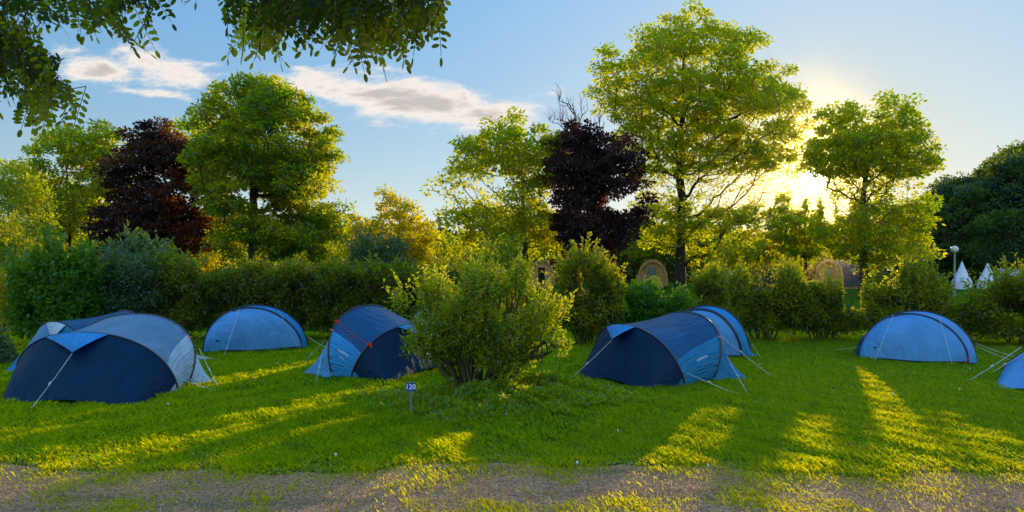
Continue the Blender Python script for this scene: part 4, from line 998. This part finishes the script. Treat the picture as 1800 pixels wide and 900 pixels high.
# lamp post
Y = 42; b = np.array([(1678 - 900) / F * Y, Y, 0]); rt = thing('lamp_post', b, 'slim grey lamp post with a white globe before the dark wood', 'lamp post')
zt = CH + (HY - 444) / F * Y
mb = MB(); mb.tube([(0, 0, 0), (0, 0, zt)], [.06, .045], 8); mb.lathe((0, 0, 0), [(.11, 0), (.10, .25), (.06, .3)], 10); mb.build('post', plain_mat('galvanised_post', (.35, .38, .38), .5), rt)
gl = MB(); th = np.linspace(-.42 * math.pi, .5 * math.pi, 12); rr = .22
gl.lathe((0, 0, zt + .2), [(max(.01, rr * math.cos(t)), rr * math.sin(t)) for t in th], 16); gl.build('globe', plain_mat('globe_glass', (.8, .76, .66), .2, .05), rt, smooth=True)
mb = MB(); mb.lathe((0, 0, zt - .02), [(.05, 0), (.10, .03), (.12, .06)], 12); mb.build('collar', MT['greybark'], rt)
# white caravan roof / igloo near the red plant, grey wall
b = np.array([(1288 - 900) / F * 58, 58, 0]); rt = thing('garden_igloo', b, 'small white domed shelter beside the red spiky plant', 'shelter')
mb = MB(); th = np.linspace(0, .5 * math.pi, 9); mb.lathe((0, 0, .5), [(.75 * math.cos(t) + .01, .95 * math.sin(t)) for t in th], 18); mb.build('dome', wht, rt, smooth=True)
mb = MB(); mb.lathe((0, 0, 0), [(.74, 0), (.74, .499)], 18); mb.build('base', plain_mat('grey_base', (.2, .18, .16), .8), rt)
mb = MB(); mb.box((.45, -.62, .75), (.4, .1, .7), .5); mb.build('opening', MT['shadow'], rt)  # black block standing in for the shade inside the shelter
b = np.array([(1258 - 900) / F * 60, 60, 0]); rt = mesh_from('low_wall', [(x, y, z) for x in (-2.0, 2.4) for y in (-.15, .15) for z in (0, 1.25)], Fs=[(0, 1, 3, 2), (4, 6, 7, 5), (0, 4, 5, 1), (2, 3, 7, 6), (0, 2, 6, 4), (1, 5, 7, 3)], mat=plain_mat('grey_render', (.16, .13, .11), .9, .3, 2, bump=.4))
rt.location = tuple(b); tag(rt, 'low grey wall left of the white domed shelter', 'wall')
b = np.array([(868 - 900) / F * 60, 60, 0]); rt = thing('parked_caravan', b, 'pale rounded caravan glimpsed left of the first barrel cabin', 'caravan')
mb = MB(); V = [];
th = np.linspace(0, math.pi, 15); pr = [(-math.cos(t) * .75 * (abs(math.cos(t)) ** -.3 if abs(math.cos(t)) > .05 else 1), .9 + .85 * math.sin(t) ** .6) for t in th]; pr = [(-.75, .45)] + pr + [(.75, .45)]
k = len(pr)
mb.add([(x, 0, z) for x, z in pr] + [(x, 3, z) for x, z in pr], [tuple(range(k)), tuple(range(2 * k - 1, k - 1, -1))] + [(i, i + k, (i + 1) % k + k, (i + 1) % k) for i in range(k)]); mb.build('body', wht, rt)
mb = MB(); mb.box((0, -.01, 1.25), (.9, .03, .4)); mb.build('window', glassm, rt)
for s_ in (-1, 1):
    mb = MB(); mb.tube([(s_ * .62 - .08, 1.5, .3), (s_ * .62 + .08, 1.5, .3)], .3, 14); mb.build('wheel', MT['pole'], rt)
# red spiky plant
rng = np.random.default_rng(88); b = np.array([(1312 - 900) / F * 56, 56, 0]); rt = thing('spiky_plant', b, 'red spiky cordyline plant right of the white domed shelter', 'plant')
n = 90; d = rand_dirs(rng, n); d[:, 2] = np.abs(d[:, 2]) + .35; d /= np.linalg.norm(d, axis=1, keepdims=True); ln = rng.uniform(.7, 1.1, (n, 1))
sd = np.cross(d, rand_dirs(rng, n)); sd /= np.linalg.norm(sd, axis=1, keepdims=True)
o0 = np.array([0, 0, .75]); V = np.stack([o0 + d * .02 - sd * .03, o0 + d * .02 + sd * .03, o0 + d * ln * .6 + sd * .04, o0 + d * ln, o0 + d * ln * .6 - sd * .04], 1)
mesh_from('leaves', V.reshape(-1, 3), Fs=[tuple(range(5 * i, 5 * i + 5)) for i in range(n)], mat=plain_mat('red_leaves', (.22, .02, .015), .5), parent=rt)
mb = MB(); mb.tube([(0, 0, 0), (0, 0, .8)], .07, 7); mb.build('trunk', MT['bark'], rt)

# haze volume added along the sun's direction to make its glow
m, nt_, out_ = new_mat('sun_glow_haze'); nt_.nodes.remove
vs = nt_.nodes.new('ShaderNodeVolumeScatter'); vs.inputs['Color'].default_value = (1, .70, .28, 1); vs.inputs['Anisotropy'].default_value = .93
tc_ = N(nt_, 'ShaderNodeTexCoord').outputs['Object']; ln_ = nt_.nodes.new('ShaderNodeVectorMath'); ln_.operation = 'LENGTH'; L(nt_, tc_, ln_.inputs[0])
fo_ = M(nt_, 'SUBTRACT', 1.0, M(nt_, 'MULTIPLY', ln_.outputs['Value'], ln_.outputs['Value']), clamp=True)
L(nt_, M(nt_, 'MULTIPLY', M(nt_, 'MULTIPLY', fo_, fo_), .0021), vs.inputs['Density'])
L(nt_, vs.outputs[0], out_.inputs['Volume'])
th = np.linspace(-math.pi / 2, math.pi / 2, 17); hb = MB(); hb.lathe((0, 0, 0), [(max(.002, math.cos(t)), math.sin(t)) for t in th], 32)
hz_ = hb.build('haze', m); hz_.location = (20.3, 49, 8.0); hz_.scale = (8.5, 17, 11); hz_.rotation_euler = (0, 0, -math.atan(SX)); tag(hz_, kind='structure')
# ------------------------------------------------------------------ overhanging robinia boughs (close to the camera)
def bough(label, main, sprays, seed, Y, extent=.35, dens=1.0):
    """main: bough polyline in 3-D; sprays: hanging pinnate leaves inside the given pixel outlines"""
    rng = np.random.default_rng(seed); main = np.array(main); org = main[0].copy()
    rt = thing('robinia_bough', org, label, 'branch')
    mb = MB(); t = np.linspace(0, 1, 20); idx = t * (len(main) - 1); pts = np.array([np.interp(idx, range(len(main)), main[:, a]) for a in range(3)]).T
    for _ in range(3): pts[1:-1] = (pts[:-2] + pts[1:-1] * 2 + pts[2:]) / 4
    mb.tube(pts, np.linspace(.035, .008, 20), 7); mb.build('limb', MT['bark'], rt, org, smooth=True)
    LV, LD, LN, LS, TA, TB, TI = [], [], [], [], [], [], []
    for poly, n in sprays:
        C = []
        poly = np.array(poly, float); a0, b0 = poly.min(0); a1, b1 = poly.max(0)
        while len(C) < n:
            a, b = rng.uniform(a0, a1), rng.uniform(b0, b1)
            if in_poly(np.array([a]), np.array([b]), poly)[0]: C.append((a, b))
        for a, b in C:
            s = P(a, b, Y + rng.uniform(-extent, extent))
            L_ = rng.uniform(.17, .28)
            d = rng.normal(size=3) * .55; d[2] = -1.0; d /= np.linalg.norm(d); s = s - d * L_ * .55
            j = np.argmin(np.linalg.norm(pts - s, axis=1)); 
            TA.append(s); TB.append(s + (pts[j] - s) * min(1, .35 / (np.linalg.norm(pts[j] - s) + .01)) + rng.normal(size=3) * .03)
            e = s + d * L_; e[:2] += rng.normal(size=2) * .02
            TA.append(s); TB.append(e)
            side = np.cross(d, rng.normal(size=3)); side /= np.linalg.norm(side); nn = np.cross(d, side)
            K = rng.integers(6, 9); edge = (b - b0) / (b1 - b0); base_t = np.clip(edge * 1.5 - .55 + rng.normal(0, .22), 0, 1); TI += [base_t] * (2 * K + 1)  # lower sprays coloured as if sunlit, upper ones as if shaded
            for i in range(K):
                f = .12 + .8 * i / K
                for sg in (-1, 1):
                    LV.append(s + (e - s) * f); q = side * sg + d * .35 + nn * rng.normal() * .25; LD.append(q / np.linalg.norm(q)); LN.append(nn + rng.normal(size=3) * .25); LS.append(.046 * (1 - .35 * abs(f - .5)) * rng.uniform(.85, 1.15))
            LV.append(e); LD.append(d); LN.append(nn); LS.append(.046)
    LV, LD, LN, LS = map(np.array, (LV, LD, LN, LS)); n = len(LV)
    sd = np.cross(LD, LN); sd /= np.linalg.norm(sd, axis=1, keepdims=True)
    prof = [(0, 0), (.18, .16), (.5, .23), (.82, .17), (1, 0), (.82, -.17), (.5, -.23), (.18, -.16)]
    V = np.stack([LV + LD * (LS * (a + .08))[:, None] + sd * (LS * b)[:, None] for a, b in prof], 1)
    Q = []
    base = np.arange(n)[:, None] * 8
    for f in ((0, 1, 2, 7), (7, 2, 6, 6), (2, 3, 5, 6), (3, 4, 5, 5)): pass
    Q = np.concatenate([base + np.array([[0, 1, 7, 7]]) * 0 + np.array([[0, 1, 6, 7]]), base + np.array([[1, 2, 5, 6]]), base + np.array([[2, 3, 4, 5]])])
    tint = np.tile(np.clip(np.array(TI) + rng.normal(0, .08, n), 0, 1), 3)
    mesh_from('leaves', V.reshape(-1, 3), quads=Q, mat=MT['robinia'], parent=rt, tint=tint).location = tuple(-org)
    TA, TB = np.array(TA), np.array(TB); V, Q = seg_tubes(TA, TB, np.full(len(TA), .0022), np.full(len(TA), .0012), 4)
    mesh_from('twig', V, quads=Q, mat=MT['twig'], parent=rt).location = tuple(-org)
    # hundreds of loose twigs need a few visible side limbs carrying them
    mb = MB()
    for k in range(8):
        i = 3 + 2 * k; i = min(i, 18); q = TA[rng.integers(0, len(TA))]; mb.tube([pts[i], (pts[i] + q) / 2 + [0, 0, .06], q], [.008, .006, .003], 5)
    mb.build('side_limb', MT['bark'], rt, org)
Yb = 3.4
bough('dark leafy bough hanging in at the top left corner', [P(-200, -260, Yb), P(-110, -60, Yb), P(-40, 40, Yb), P(20, 110, Yb), P(70, 165, Yb)],
      [([(-60, 95), (10, 60), (60, 80), (95, 120), (140, 165), (140, 205), (70, 212), (0, 175), (-60, 190)], 80), ([(-60, -40), (30, -30), (95, 40), (80, 90), (20, 100), (-60, 90)], 24)], 301, Yb)
bough('light hanging sprays of pinnate leaves along the upper left edge', [P(60, -300, Yb + .3), P(110, -120, Yb + .3), P(180, -50, Yb + .3), P(260, -20, Yb + .3), P(370, -25, Yb + .3)],
      [([(20, -50), (120, -50), (180, 20), (175, 50), (110, 30), (60, 40), (20, 10)], 34), ([(170, -50), (280, -50), (278, 30), (235, 85), (205, 60), (180, 10)], 34), ([(280, -55), (380, -55), (375, -5), (290, -8)], 12)], 302, Yb + .3)
bough('dense dark canopy bough hanging across the top centre', [P(420, -330, Yb), P(470, -160, Yb), P(540, -70, Yb), P(640, -30, Yb), P(740, -20, Yb)],
      [([(398, -60), (795, -60), (795, 10), (770, 50), (720, 75), (670, 100), (600, 85), (560, 60), (500, 70), (450, 85), (405, 60), (395, 0)], 300)], 303, Yb, extent=.45)
